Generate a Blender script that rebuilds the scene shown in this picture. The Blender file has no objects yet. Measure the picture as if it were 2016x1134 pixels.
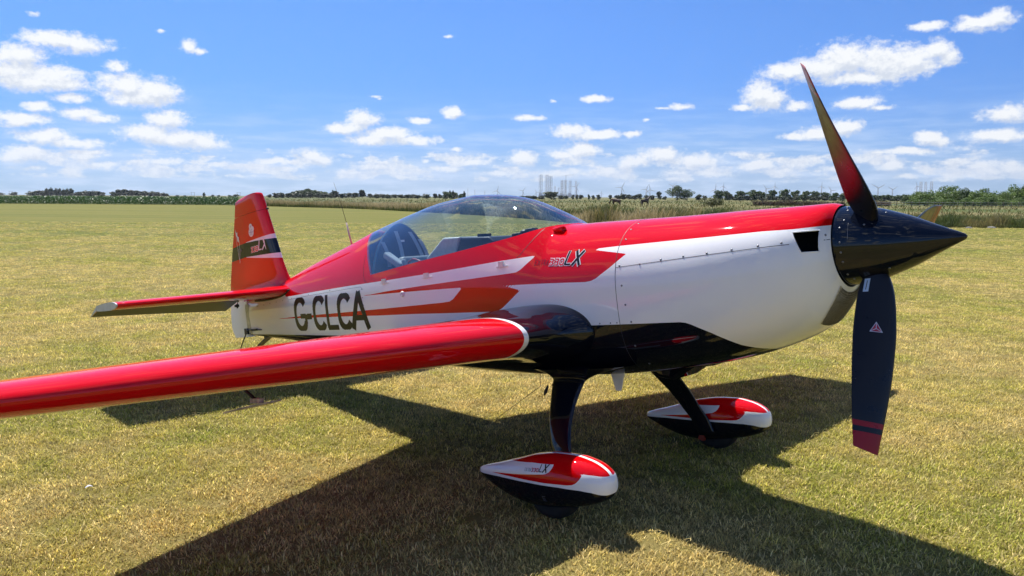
import bpy, bmesh, math, random
import numpy as np
from mathutils import Vector, Matrix

R = math.radians
rng = np.random.default_rng(7)
random.seed(7)
scene = bpy.context.scene
col = scene.collection

# ------------------------------------------------------------------ camera
CX, CY, CH = 2.7053, -4.0754, 1.7072          # where the photographer stands (metres)
AZ, PITCH, ROLL, FPX = 2.33174, -0.11138, 0.00433, 1605.2
cd = Vector((math.cos(AZ) * math.cos(PITCH), math.sin(AZ) * math.cos(PITCH), math.sin(PITCH)))
cr = cd.cross(Vector((0, 0, 1))).normalized()
cu = cr.cross(cd)
rr = cr * math.cos(ROLL) + cu * math.sin(ROLL)
uu = cu * math.cos(ROLL) - cr * math.sin(ROLL)
cam_data = bpy.data.cameras.new('camera')
cam_data.sensor_width = 36.0
cam_data.lens = FPX / 2016.0 * 36.0
cam_data.clip_start = 0.05
cam_data.clip_end = 40000.0
cam = bpy.data.objects.new('camera', cam_data)
m = Matrix((rr, uu, -cd)).transposed().to_4x4()
m.translation = (CX, CY, CH)
cam.matrix_world = m
col.objects.link(cam)
scene.camera = cam

# ------------------------------------------------------------------ light
SUN_EL, SUN_AZ = R(56.0), R(164.0)            # direction towards the sun
EXPOSURE = 0.66
SKY_STRENGTH = 0.086
SUN_STRENGTH = 5.0
SKY_TINT, CLOUD_STRENGTH = (.31, .565, 1.0), .615
HAZE = 0.000065
GRASS_BANDS = [(2.6, 7.5, 420, 1.0), (7.5, 13, 200, 1.1), (13, 22, 80, 1.2), (22, 34, 30, 1.3), (34, 52, 11, 1.5)]   # from, to (m), tufts per m2, scale
sun = bpy.data.lights.new('sun', 'SUN')
sun.energy = SUN_STRENGTH
sun.angle = R(0.53)
sun.color = (1.0, 0.955, 0.88)
so = bpy.data.objects.new('sun', sun)
sd = Vector((math.cos(SUN_EL) * math.cos(SUN_AZ), math.cos(SUN_EL) * math.sin(SUN_AZ), math.sin(SUN_EL)))
so.rotation_euler = sd.to_track_quat('Z', 'Y').to_euler()
so.location = sd * 60
col.objects.link(so)
vs = scene.view_settings
vs.view_transform = 'Standard'
vs.look = 'None'
vs.exposure = EXPOSURE
vs.gamma = 1.0
vs.use_curve_mapping = False
scene.cycles.use_denoising = True
scene.cycles.max_bounces = 8
scene.cycles.transparent_max_bounces = 16
scene.cycles.caustics_reflective = False
scene.cycles.caustics_refractive = False

# ------------------------------------------------------------------ world: Nishita sky with fair-weather cumulus
CLOUDS = [  # where each cloud of the photograph stands: x, y (picture), half width, half height, weight
 (105,78,62,16,1),(160,88,52,18,1),(65,27,16,8,.5),(35,108,50,20,1),(25,140,60,26,1),(95,152,70,24,1),(55,160,80,18,1),(128,165,40,14,.9),(228,133,24,14,.8),(248,168,55,24,1),(302,182,55,28,1),(270,190,70,20,1),
 (235,201,26,8,.85),(140,193,42,9,.8),(75,210,30,11,.85),(160,224,40,12,1),(195,234,32,9,.9),(35,236,46,14,.9),(328,235,42,17,1),(300,262,65,17,1),(345,272,70,18,1),(400,282,45,14,.9),(90,268,52,14,.95),(150,282,55,10,.85),
 (165,298,52,6,.8),(55,302,44,14,.9),(30,312,50,12,.7),(372,92,18,16,.8),(392,102,18,9,.75),(320,63,20,6,.4),(885,72,22,6,.4),(740,190,30,6,.45),(750,195,12,4,.4),
 (715,236,34,20,1),(680,252,42,14,1),(760,264,60,14,1),(820,276,52,10,1),(735,276,60,11,1),(890,223,26,13,.9),(825,237,24,7,.85),(612,306,26,14,.95),(630,316,30,13,.95),(535,317,36,9,.85),(570,332,46,8,.75),
 (735,330,52,11,.85),(700,340,60,8,.7),(795,347,46,7,.7),(898,295,16,6,.7),(838,316,16,7,.6),(1043,234,32,8,.85),(1088,199,12,5,.6),(1172,195,28,9,.9),(1125,258,42,15,1),(1175,266,60,11,1),(1245,263,24,8,.85),
 (1340,209,28,8,.8),(1308,214,20,4,.6),(1270,237,10,5,.7),(1670,118,72,34,1),(1745,125,80,36,1),(1620,135,70,24,1),(1555,140,55,18,1),(1800,120,46,28,1),(1845,100,28,22,1),(1868,112,26,16,1),(1700,152,110,14,1),
 (1498,185,40,28,1),(1515,195,40,24,1),(1465,212,30,8,.85),(1568,211,28,10,.85),(1690,203,46,12,1),(1735,213,28,6,.85),(1662,252,40,17,1),(1615,262,45,14,1),(1565,268,34,9,.85),
 (1828,52,36,8,.85),(1925,46,40,14,.9),(1965,38,28,20,.95),(1985,224,46,16,1),(1960,268,58,13,1),(1830,272,30,14,.9),(1850,278,30,11,.8),(1790,298,70,7,.85),(1735,300,40,6,.7),
 (1145,297,44,16,.95),(1110,305,40,12,.8),(1030,312,34,17,.95),(1300,305,50,16,.9),(1370,318,50,17,.9),(1250,318,40,14,.85),(1490,325,48,13,.9),(1545,336,40,9,.75),(1755,325,28,14,.85),(1780,347,36,7,.7),(1935,332,42,15,.9),(1995,332,34,15,.95),
 (210,325,70,11,.65),(320,318,60,11,.7),(425,325,44,8,.75),(280,336,44,8,.6),(930,318,46,11,.8),(880,332,60,10,.7),(985,342,66,10,.65),(1100,342,90,13,.7),(1200,336,66,13,.75),(1400,342,66,10,.7),(60,330,70,8,.5),(1640,332,40,10,.6),(1330,340,60,12,.65),(1860,350,50,7,.5),(600,345,50,6,.5),(470,348,70,6,.45)]
world = bpy.data.worlds.new('World'); scene.world = world; world.use_nodes = True
wt = world.node_tree; wn, wl = wt.nodes, wt.links
wn.clear()
def wmath(t, op, a, b=0.0, c=0.0, clamp=False):
    n = t.nodes.new('ShaderNodeMath'); n.operation = op; n.use_clamp = clamp
    for i, v in enumerate((a, b, c)):
        if isinstance(v, bpy.types.NodeSocket): t.links.new(v, n.inputs[i])
        else: n.inputs[i].default_value = v
    return n.outputs[0]
def wvec(t, op, a, b=(0, 0, 0), out=0):
    n = t.nodes.new('ShaderNodeVectorMath'); n.operation = op
    for i, v in enumerate((a, b)):
        if isinstance(v, bpy.types.NodeSocket): t.links.new(v, n.inputs[i])
        else: n.inputs[i].default_value = v
    return n.outputs[out]
def wnoise(t, v, scale, detail, rough=.55, lac=2.0):
    n = t.nodes.new('ShaderNodeTexNoise'); t.links.new(v, n.inputs['Vector'])
    n.inputs['Scale'].default_value = scale; n.inputs['Detail'].default_value = detail; n.inputs['Roughness'].default_value = rough; n.inputs['Lacunarity'].default_value = lac
    return n.outputs[0]
def wmap(t, v, a, b, c=0.0, d=1.0):
    n = t.nodes.new('ShaderNodeMapRange'); n.interpolation_type = 'SMOOTHSTEP'
    for i, q in enumerate((v, a, b, c, d)):
        if isinstance(q, bpy.types.NodeSocket): t.links.new(q, n.inputs[i])
        else: n.inputs[i].default_value = q
    return n.outputs[0]
def wcomb(t, x, y, z=0.0):
    n = t.nodes.new('ShaderNodeCombineXYZ')
    for i, q in enumerate((x, y, z)):
        if isinstance(q, bpy.types.NodeSocket): t.links.new(q, n.inputs[i])
        else: n.inputs[i].default_value = q
    return n.outputs[0]
cf = Vector((math.cos(AZ), math.sin(AZ), 0))
CL = []
for x, y, a, b, wgt in CLOUDS:
    d = cd + rr * ((x - 1008) / FPX) - uu * ((y - 567) / FPX); d.normalize()
    CL.append((math.atan2(d.dot(cr), d.dot(cf)), math.asin(d.z), a * 1.12 / FPX, b * 1.16 / FPX, min(1.0, wgt + .1)))
geo = wn.new('ShaderNodeTexCoord'); D = geo.outputs['Generated']
br_ = wmath(wt, 'ARCTAN2', wvec(wt, 'DOT_PRODUCT', D, tuple(cr), 1), wvec(wt, 'DOT_PRODUCT', D, tuple(cf), 1))
sz = wn.new('ShaderNodeSeparateXYZ'); wl.new(D, sz.inputs[0])
el_ = wmath(wt, 'ARCSINE', sz.outputs[2])
P_ = wcomb(wt, br_, el_)
UP = (-.0035, .0085, 0)
P2 = wvec(wt, 'ADD', P_, UP)
# ragged outlines shared by all clouds
w1 = wn.new('ShaderNodeTexNoise'); w1.inputs['Scale'].default_value = 42; w1.inputs['Detail'].default_value = 4
wl.new(wvec(wt, 'MULTIPLY', P_, (1, 1.5, 1)), w1.inputs['Vector'])
Q_ = wvec(wt, 'ADD', P_, wvec(wt, 'MULTIPLY', wvec(wt, 'SUBTRACT', w1.outputs['Color'], (.5, .5, .5)), (.016, .009, 0)))
def fluff(p):
    n1 = wnoise(wt, wvec(wt, 'MULTIPLY', p, (1, 1.35, 1)), 62, 8, .66)
    n2 = wnoise(wt, wvec(wt, 'MULTIPLY', p, (1, 1.2, 1)), 190, 3, .6)
    return wmath(wt, 'ADD', wmath(wt, 'MULTIPLY', wmath(wt, 'SUBTRACT', n1, .5), 1.45), wmath(wt, 'MULTIPLY', wmath(wt, 'SUBTRACT', n2, .5), .5))
F0, F1 = fluff(P_), fluff(P2)
sky = wn.new('ShaderNodeTexSky'); sky.sky_type = 'NISHITA'; sky.sun_disc = False
sky.sun_elevation = SUN_EL; sky.sun_rotation = math.pi / 2 - SUN_AZ
sky.air_density = 1.0; sky.dust_density = .35; sky.ozone_density = 2.5; sky.altitude = 0
skyc = wvec(wt, 'MULTIPLY', wvec(wt, 'MULTIPLY', sky.outputs[0], SKY_TINT), wcomb(wt, *[wmap(wt, el_, .02, .26, lo_ * SKY_STRENGTH, SKY_STRENGTH) for lo_ in (.58, .74, .93)]))
# a thin veil of far cloud along the horizon
veil = wnoise(wt, wvec(wt, 'MULTIPLY', P_, (1, 7, 1)), 14, 5, .55)
va = wmath(wt, 'MULTIPLY', wmap(wt, veil, .38, .72, .25, 1.0), wmap(wt, el_, .005, .14, .85, 0))
mv = wn.new('ShaderNodeMix'); mv.data_type = 'RGBA'; wl.new(va, mv.inputs[0]); wl.new(skyc, mv.inputs[6]); mv.inputs[7].default_value = (.40, .50, .66, 1)
SKYC = mv.outputs[2]
low = wmap(wt, el_, .0, .06, .62, 1.0)
def cell_group(clouds):
    """node group: sky with the clouds of one patch; without a list, the clouds beyond the picture"""
    g = bpy.data.node_groups.new('cloud_cell', 'ShaderNodeTree')
    for nm, ty in (('Q', 'Vector'), ('F0', 'Float'), ('F1', 'Float'), ('Sky', 'Color'), ('Low', 'Float'), ('D', 'Float')):
        g.interface.new_socket(nm, in_out='INPUT', socket_type='NodeSocket' + ty)
    g.interface.new_socket('Shader', in_out='OUTPUT', socket_type='NodeSocketShader')
    gi = g.nodes.new('NodeGroupInput').outputs; go = g.nodes.new('NodeGroupOutput')
    Q, f0, f1, sk, lw, dd = [gi[k] for k in range(6)]
    if clouds is None: a0 = a1 = dd
    else:
        a0 = a1 = None
        for br, el, a, b, wgt in clouds:
            e = wvec(g, 'MULTIPLY', wvec(g, 'SUBTRACT', Q, (br, el, 0)), (1 / a, 1 / b, 0))
            v0 = wmath(g, 'SUBTRACT', wgt, wvec(g, 'LENGTH', e, out=1))
            v1 = wmath(g, 'SUBTRACT', wgt, wvec(g, 'LENGTH', wvec(g, 'ADD', e, (UP[0] / a, UP[1] / b, 0)), out=1))
            a0 = v0 if a0 is None else wmath(g, 'SMOOTH_MAX', a0, v0, .25)
            a1 = v1 if a1 is None else wmath(g, 'SMOOTH_MAX', a1, v1, .25)
        if a0 is None: a0 = a1 = dd
        else: a0 = wmath(g, 'MAXIMUM', a0, dd); a1 = wmath(g, 'MAXIMUM', a1, dd)
    d0 = wmath(g, 'ADD', a0, f0); d1 = wmath(g, 'ADD', a1, f1)
    alpha = wmath(g, 'MULTIPLY', wmap(g, d0, -.05, .66), lw)
    lit = wmap(g, wmath(g, 'SUBTRACT', d0, d1), -.42, .42)
    thick = wmap(g, d0, .3, 1.2)
    shade = wmath(g, 'MULTIPLY', wmath(g, 'SUBTRACT', 1.0, lit), wmath(g, 'MULTIPLY_ADD', thick, .35, .65))
    mc = g.nodes.new('ShaderNodeMix'); mc.data_type = 'RGBA'; g.links.new(shade, mc.inputs[0]); mc.inputs[6].default_value = (CLOUD_STRENGTH, CLOUD_STRENGTH * 1.02, CLOUD_STRENGTH * 1.04, 1); mc.inputs[7].default_value = (.36, .41, .50, 1)
    mx = g.nodes.new('ShaderNodeMix'); mx.data_type = 'RGBA'; g.links.new(alpha, mx.inputs[0]); g.links.new(sk, mx.inputs[6]); g.links.new(mc.outputs[2], mx.inputs[7])
    bg = g.nodes.new('ShaderNodeBackground'); g.links.new(mx.outputs[2], bg.inputs[0]); bg.inputs[1].default_value = 1.0
    g.links.new(bg.outputs[0], go.inputs[0])
    return g
# a loose layer of small far clouds low over the horizon
lown = wnoise(wt, wvec(wt, 'MULTIPLY', P_, (1, 3.2, 1)), 17, 4, .55)
lband = wmath(wt, 'MULTIPLY', wmap(wt, el_, .008, .022), wmap(wt, el_, .045, .072, 1, 0))
LOWD = wmath(wt, 'ADD', wmath(wt, 'MULTIPLY', wmap(wt, lown, .36, .58, .6, 1.72), lband), -1.2)
def leaf(clouds, dens=None):
    n = wn.new('ShaderNodeGroup'); n.node_tree = cell_group(clouds)
    for k, v in enumerate((Q_, F0, F1, SKYC, low)): wl.new(v, n.inputs[k])
    wl.new(LOWD if dens is None else dens, n.inputs[5])
    return n.outputs[0]
def cell(b0, b1, e0, e1):
    return leaf([c for c in CL if not (c[0] + 2.2 * c[2] + .02 < b0 or c[0] - 2.2 * c[2] - .02 > b1 or c[1] + 2.2 * c[3] + .02 < e0 or c[1] - 2.2 * c[3] - .02 > e1)])
def mixs(f, A, B_):
    n = wn.new('ShaderNodeMixShader'); wl.new(f, n.inputs[0]); wl.new(A, n.inputs[1]); wl.new(B_, n.inputs[2]); return n.outputs[0]
def columns(lo, hi, e0, e1, n):
    if n == 1: return cell(lo, hi, e0, e1)
    m_ = n // 2; mid = lo + (hi - lo) * m_ / n
    return mixs(wmath(wt, 'GREATER_THAN', br_, mid), columns(lo, mid, e0, e1, m_), columns(mid, hi, e0, e1, n - m_))
inside = mixs(wmath(wt, 'GREATER_THAN', el_, .075), columns(-.66, .66, 0, .075, 12), columns(-.66, .66, .075, .30, 8))
# fair-weather clouds go on all round, beyond the picture
fx = wmath(wt, 'MAXIMUM', wmap(wt, wmath(wt, 'ABSOLUTE', br_), .64, .74), wmap(wt, el_, .26, .34))
far = wnoise(wt, wvec(wt, 'MULTIPLY', P_, (1, 1.9, 1)), 5.5, 4, .5)
farD = wmath(wt, 'ADD', wmap(wt, far, .47, .66, -1.2, .8), wmath(wt, 'MULTIPLY', wmath(wt, 'SUBTRACT', fx, 1.0), 3.0))
outside = leaf(None, farD)
out_f = wmath(wt, 'MAXIMUM', wmath(wt, 'GREATER_THAN', wmath(wt, 'ABSOLUTE', br_), .66), wmath(wt, 'GREATER_THAN', el_, .28))
wo = wn.new('ShaderNodeOutputWorld'); wl.new(mixs(out_f, inside, outside), wo.inputs[0])
world.cycles.sampling_method = 'MANUAL'; world.cycles.sample_map_resolution = 1024


# ------------------------------------------------------------------ helpers
def link(o, parent=None):
    col.objects.link(o)
    if parent is not None:
        o.parent = parent
    return o

def tag(o, label=None, cat=None, group=None, kind=None):
    if label: o['label'] = label
    if cat: o['category'] = cat
    if group: o['group'] = group
    if kind: o['kind'] = kind
    return o

def empty(name, loc=(0, 0, 0), rz=0.0):
    o = bpy.data.objects.new(name, None)
    o.empty_display_size = 0.2
    o.location = loc
    o.rotation_euler = (0, 0, rz)
    return link(o)

def mesh_np(name, V, F, smooth=True):
    """V (n,3) array, F list of faces or (m,k) array"""
    me = bpy.data.meshes.new(name)
    V = np.ascontiguousarray(V, dtype=np.float32)
    if isinstance(F, np.ndarray):
        k = F.shape[1]
        me.vertices.add(len(V)); me.vertices.foreach_set('co', V.ravel())
        me.loops.add(F.size); me.loops.foreach_set('vertex_index', F.ravel().astype(np.int32))
        me.polygons.add(len(F))
        me.polygons.foreach_set('loop_start', np.arange(0, F.size, k, dtype=np.int32))
        me.polygons.foreach_set('loop_total', np.full(len(F), k, dtype=np.int32))
        me.update(calc_edges=True)
    else:
        me.from_pydata(V.tolist(), [], F)
        me.update()
    if smooth:
        me.polygons.foreach_set('use_smooth', np.ones(len(me.polygons), dtype=bool))
    return me

def fattr(me, name, vals):
    a = me.attributes.new(name, 'FLOAT', 'POINT')
    a.data.foreach_set('value', np.ascontiguousarray(vals, dtype=np.float32))

def obj(name, me, mat=None, parent=None):
    o = bpy.data.objects.new(name, me)
    if mat is not None and len(me.materials) == 0:
        me.materials.append(mat)
    return link(o, parent)

def grid_faces(nu, nv, wrap=False):
    f = []
    i = np.arange(nu - 1)[:, None]
    n2 = nv if wrap else nv - 1
    j = np.arange(n2)[None, :]
    a = i * nv + j
    b = i * nv + (j + 1) % nv
    c = (i + 1) * nv + (j + 1) % nv
    d = (i + 1) * nv + j
    return np.stack([a, b, c, d], -1).reshape(-1, 4)

class MB:
    """collects small shapes into one mesh"""
    def __init__(s): s.v = []; s.f = []
    def add(s, V, F):
        o = len(s.v)
        s.v.extend([tuple(map(float, p)) for p in V])
        s.f.extend([tuple(int(k) + o for k in f) for f in F])
        return s
    def box(s, c, h, rot=None):
        P = np.array([(x, y, z) for x in (-1, 1) for y in (-1, 1) for z in (-1, 1)], float) * np.array(h)
        if rot is not None: P = P @ np.array(rot.to_matrix() if hasattr(rot, 'to_matrix') else rot).T
        return s.add(P + np.array(c), [(0, 1, 3, 2), (4, 6, 7, 5), (0, 4, 5, 1), (2, 3, 7, 6), (0, 2, 6, 4), (1, 5, 7, 3)])
    def tube(s, pts, rad, n=8, cap=True):
        pts = [np.array(p, float) for p in pts]
        rad = list(rad) if hasattr(rad, '__len__') else [rad] * len(pts)
        rings = []
        for i, p in enumerate(pts):
            d = pts[min(i + 1, len(pts) - 1)] - pts[max(i - 1, 0)]
            d = d / (np.linalg.norm(d) + 1e-12)
            a = np.cross(d, (0, 0, 1) if abs(d[2]) < .9 else (1, 0, 0)); a /= np.linalg.norm(a)
            b = np.cross(d, a)
            t = np.arange(n) * 2 * math.pi / n
            rings.append(p + rad[i] * (np.cos(t)[:, None] * a + np.sin(t)[:, None] * b))
        V = np.concatenate(rings)
        F = [tuple(q) for q in grid_faces(len(pts), n, True)]
        if cap:
            F.append(tuple(range(n))[::-1]); F.append(tuple(range(len(V) - n, len(V))))
        return s.add(V, F)
    def lathe(s, prof, c=(0, 0, 0), axis='z', n=20, cap=True):
        t = np.arange(n) * 2 * math.pi / n
        V = []
        for r, h in prof:
            ring = np.stack([r * np.cos(t), r * np.sin(t), np.full(n, h)], -1)
            V.append(ring)
        V = np.concatenate(V)
        if axis == 'x': V = V[:, [2, 0, 1]]
        if axis == 'y': V = V[:, [0, 2, 1]]
        F = [tuple(q) for q in grid_faces(len(prof), n, True)]
        if cap:
            F.append(tuple(range(n))[::-1]); F.append(tuple(range(len(V) - n, len(V))))
        return s.add(V + np.array(c), F)
    def prism(s, poly, d, o=(0, 0, 0)):
        """poly: list of 3d points (planar); d: extrusion vector"""
        n = len(poly); P = np.array(poly, float) + np.array(o)
        V = np.concatenate([P, P + np.array(d)])
        F = [tuple(range(n))[::-1], tuple(range(n, 2 * n))] + [(i, (i + 1) % n, (i + 1) % n + n, i + n) for i in range(n)]
        return s.add(V, F)
    def build(s, name, mat, parent=None, smooth=False):
        me = mesh_np(name, np.array(s.v), s.f, smooth)
        return obj(name, me, mat, parent)

def autosmooth(o, ang=35):
    me = o.data
    me.polygons.foreach_set('use_smooth', np.ones(len(me.polygons), dtype=bool))
    me.set_sharp_from_angle(angle=R(ang))
    return o

def fixnorm(o):
    bm = bmesh.new(); bm.from_mesh(o.data)
    bmesh.ops.recalc_face_normals(bm, faces=bm.faces[:])
    bm.to_mesh(o.data); bm.free()
    return o

# ------------------------------------------------------------------ materials
class NT:
    def __init__(s, mat): s.t = mat.node_tree; s.n = s.t.nodes; s.l = s.t.links
    def node(s, ty, **kw):
        n = s.n.new(ty)
        for k, v in kw.items(): setattr(n, k, v)
        return n
    def put(s, sock, v):
        if isinstance(v, bpy.types.NodeSocket): s.l.new(v, sock)
        else:
            if hasattr(sock.default_value, '__len__') and not hasattr(v, '__len__'): v = (v,) * len(sock.default_value)
            if hasattr(v, '__len__') and len(v) == 3 and len(sock.default_value) == 4: v = (*v, 1)
            sock.default_value = v
    def math(s, op, a, b=0.0, c=0.0, clamp=False):
        n = s.node('ShaderNodeMath', operation=op, use_clamp=clamp)
        s.put(n.inputs[0], a); s.put(n.inputs[1], b); s.put(n.inputs[2], c)
        return n.outputs[0]
    def vmath(s, op, a, b=(0, 0, 0), out=0):
        n = s.node('ShaderNodeVectorMath', operation=op)
        s.put(n.inputs[0], a); s.put(n.inputs[1], b)
        return n.outputs[out]
    def mix(s, fac, a, b, blend='MIX'):
        n = s.node('ShaderNodeMix', data_type='RGBA', blend_type=blend)
        s.put(n.inputs[0], fac); s.put(n.inputs[6], a); s.put(n.inputs[7], b)
        return n.outputs[2]
    def noise(s, vec, scale, detail=4, rough=.55, dist=0.0, out=0):
        n = s.node('ShaderNodeTexNoise')
        if vec is not None: s.put(n.inputs['Vector'], vec)
        n.inputs['Scale'].default_value = scale; n.inputs['Detail'].default_value = detail
        n.inputs['Roughness'].default_value = rough; n.inputs['Distortion'].default_value = dist
        return n.outputs[out]
    def ramp(s, fac, stops):
        n = s.node('ShaderNodeValToRGB'); s.put(n.inputs[0], fac)
        e = n.color_ramp.elements
        while len(e) > 1: e.remove(e[-1])
        e[0].position = stops[0][0]; e[0].color = (*stops[0][1], 1)
        for p, c in stops[1:]:
            q = e.new(p); q.color = (*c, 1)
        return n.outputs[0]
    def mrange(s, v, a, b, c=0.0, d=1.0, smooth=True):
        n = s.node('ShaderNodeMapRange', interpolation_type='SMOOTHSTEP' if smooth else 'LINEAR')
        s.put(n.inputs[0], v); s.put(n.inputs[1], a); s.put(n.inputs[2], b); s.put(n.inputs[3], c); s.put(n.inputs[4], d)
        return n.outputs[0]
    def attr(s, name, ty='GEOMETRY'):
        n = s.node('ShaderNodeAttribute', attribute_name=name, attribute_type=ty)
        return n.outputs['Fac']

def new_mat(name):
    m = bpy.data.materials.new(name); m.use_nodes = True
    t = NT(m); b = t.n['Principled BSDF']
    return m, t, b

def plain(name, color, rough=.5, metal=0.0, coat=0.0, spec=.5, var=0.0, vscale=20.0, bump=0.0):
    m, t, b = new_mat(name)
    b.inputs['Base Color'].default_value = (*color, 1)
    b.inputs['Roughness'].default_value = rough
    b.inputs['Metallic'].default_value = metal
    b.inputs['Coat Weight'].default_value = coat
    b.inputs['Coat Roughness'].default_value = .03
    b.inputs['Specular IOR Level'].default_value = spec
    if var:
        tc = t.node('ShaderNodeTexCoord').outputs['Object']
        n = t.noise(tc, vscale, 5)
        f = t.mrange(n, .3, .7, 1 - var, 1 + var)
        c = t.vmath('SCALE', color); t.put(c.node.inputs['Scale'], f)
        t.put(b.inputs['Base Color'], c)
    if bump:
        tc = t.node('ShaderNodeTexCoord').outputs['Object']
        bn = t.node('ShaderNodeBump'); bn.inputs['Strength'].default_value = bump
        t.put(bn.inputs['Height'], t.noise(tc, vscale * 3, 4)); t.put(b.inputs['Normal'], bn.outputs[0])
    return m

RED, WHITE, NAVY = (.66, .0025, .005), (.88, .88, .88), (.0045, .006, .012)
def paint(name, layers, base):
    """glossy two-pack paint; layers: list of (attribute, colour) painted where attribute > 0"""
    m, t, b = new_mat(name)
    c = None; gloss = .8 if base == RED else .95
    for at, colr in layers:
        f = t.math('GREATER_THAN', t.attr(at), 0.0)
        c = t.mix(f, base if c is None else c, colr)
        g_ = .8 if colr == RED else .95
        gloss = t.math('ADD', t.math('MULTIPLY', f, t.math('SUBTRACT', g_, gloss)), gloss)
    if c is None: b.inputs['Base Color'].default_value = (*base, 1)
    else: t.put(b.inputs['Base Color'], c)
    tc = t.node('ShaderNodeTexCoord').outputs['Object']
    t.put(b.inputs['Roughness'], t.mrange(t.noise(tc, 9, 6, .65), .3, .75, .35, .5))
    b.inputs['IOR'].default_value = 1.0
    t.put(b.inputs['Coat Weight'], gloss)
    b.inputs['Coat Roughness'].default_value = .025
    bn = t.node('ShaderNodeBump'); bn.inputs['Strength'].default_value = .03; bn.inputs['Distance'].default_value = .01
    t.put(bn.inputs['Height'], t.noise(tc, 6, 2)); t.put(b.inputs['Coat Normal'], bn.outputs[0])
    return m

M_red = paint('red_gloss_paint', [], RED)
M_white = paint('white_gloss_paint', [], WHITE)
M_navy = paint('navy_black_gloss_paint', [], NAVY)
M_livery = paint('livery_paint', [('sd_red', RED), ('sd_black', NAVY)], WHITE)
M_black = plain('black_matt', (.008, .008, .009), .5, var=.3)
M_rubber = plain('tyre_rubber', (.012, .012, .012), .75, var=.3, bump=.2)
M_steel = plain('screw_steel', (.22, .22, .23), .38, .8)
M_seam = plain('seam_dark', (.03, .03, .032), .6)  # dark ribbon colour of the panel joints
M_decal_black = plain('decal_black', (.005, .005, .006), .35, coat=.15, spec=.25)
M_decal_white = plain('decal_white', (.78, .78, .79), .2, coat=.6)
M_decal_red = plain('decal_red', (.58, .01, .015), .2, coat=.6)
M_grey = plain('tip_grey', (.52, .54, .55), .35, var=.08)

# ------------------------------------------------------------------ ground and fields
RH = Vector((cr.x, cr.y, 0)).normalized()
def hz(x): return 387.6 + (x - 1008) * .00433
def depth_at(x, y): return CH * FPX / max(y - hz(x), .05)
def gp(x, d, z=0.0):
    """place on the ground seen in picture column x, d metres ahead of the camera"""
    t = (x - 1008) / FPX
    p = Vector((CX, CY, 0)) + cf * d + RH * (d * t)
    return Vector((p.x, p.y, z))
EDGE = [(-700, 150), (-200, 153), (0, 154), (250, 150), (450, 146), (560, 128), (700, 111), (800, 93.5), (900, 80), (1000, 68), (1130, 53), (1300, 50), (1500, 49), (1760, 49), (1900, 48.5), (2016, 48), (2200, 47), (2700, 45)]

def turf_colour(t, pos):
    """patchy dry summer turf: straw, olive and fresh green, the same field for sheet and blades"""
    big = t.noise(pos, .28, 3, .55)
    mid = t.noise(pos, 1.7, 4, .6)
    fin = t.noise(pos, 9.0, 3, .6)
    v = t.math('ADD', t.math('MULTIPLY', big, .58), t.math('ADD', t.math('MULTIPLY', mid, .32), t.math('MULTIPLY', fin, .17)))
    return t.ramp(v, [(.37, (.18, .255, .028)), (.45, (.36, .365, .058)), (.52, (.49, .42, .10)), (.60, (.60, .465, .175)), (.68, (.42, .40, .072))])
def turf_material(name, blades=False):
    m, t, b = new_mat(name)
    if blades:
        oi = t.node('ShaderNodeObjectInfo'); pos = oi.outputs['Location']; rnd = oi.outputs['Random']
        c = turf_colour(t, pos)
        h = t.attr('hgt'); dry = t.attr('dry')
        c = t.mix(t.math('MULTIPLY', dry, .85), c, (.62, .50, .22))
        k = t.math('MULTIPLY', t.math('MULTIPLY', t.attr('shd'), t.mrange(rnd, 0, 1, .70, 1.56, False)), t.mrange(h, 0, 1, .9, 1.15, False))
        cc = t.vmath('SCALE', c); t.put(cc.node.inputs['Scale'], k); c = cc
        t.put(b.inputs['Base Color'], c)
        b.inputs['Roughness'].default_value = .5; b.inputs['Specular IOR Level'].default_value = .22
        out = t.n['Material Output']
        tr = t.node('ShaderNodeBsdfTranslucent'); t.put(tr.inputs[0], c)
        mx = t.node('ShaderNodeMixShader'); mx.inputs[0].default_value = .45
        t.l.new(b.outputs[0], mx.inputs[1]); t.l.new(tr.outputs[0], mx.inputs[2]); t.l.new(mx.outputs[0], out.inputs[0])
    else:
        pos = t.node('ShaderNodeNewGeometry').outputs['Position']
        c = turf_colour(t, pos)
        # faint mowing swaths, across the view
        xy = t.vmath('DOT_PRODUCT', pos, (cf.x * .35 + cr.x, cf.y * .35 + cr.y, 0), 1) if False else t.vmath('DOT_PRODUCT', pos, (cf.x + cr.x * .18, cf.y + cr.y * .18, 0), 1)
        sw = t.noise(t.vmath('ADD', t_comb(t, xy, 0, 0), t.vmath('MULTIPLY', pos, (.06, .06, 0))), .4, 4, .65)
        c2 = t.vmath('SCALE', c); t.put(c2.node.inputs['Scale'], t.mrange(sw, .35, .65, .86, 1.12))
        grain = t.noise(pos, 60, 5, .7)
        c3 = t.vmath('SCALE', c2); t.put(c3.node.inputs['Scale'], t.mrange(grain, .3, .7, .62, 1.22))
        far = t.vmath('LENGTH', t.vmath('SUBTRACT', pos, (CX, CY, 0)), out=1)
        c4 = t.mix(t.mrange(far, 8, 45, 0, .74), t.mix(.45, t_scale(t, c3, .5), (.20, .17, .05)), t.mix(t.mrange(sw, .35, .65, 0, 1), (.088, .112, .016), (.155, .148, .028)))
        t.put(b.inputs['Base Color'], c4)
        b.inputs['Roughness'].default_value = .9; b.inputs['Specular IOR Level'].default_value = .1
        bn = t.node('ShaderNodeBump'); bn.inputs['Strength'].default_value = .8; bn.inputs['Distance'].default_value = .03
        t.put(bn.inputs['Height'], t.noise(pos, 45, 5, .7)); t.put(b.inputs['Normal'], bn.outputs[0])
    return m
def t_scale(t, c, k):
    n = t.vmath('SCALE', c); t.put(n.node.inputs['Scale'], k); return n
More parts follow.
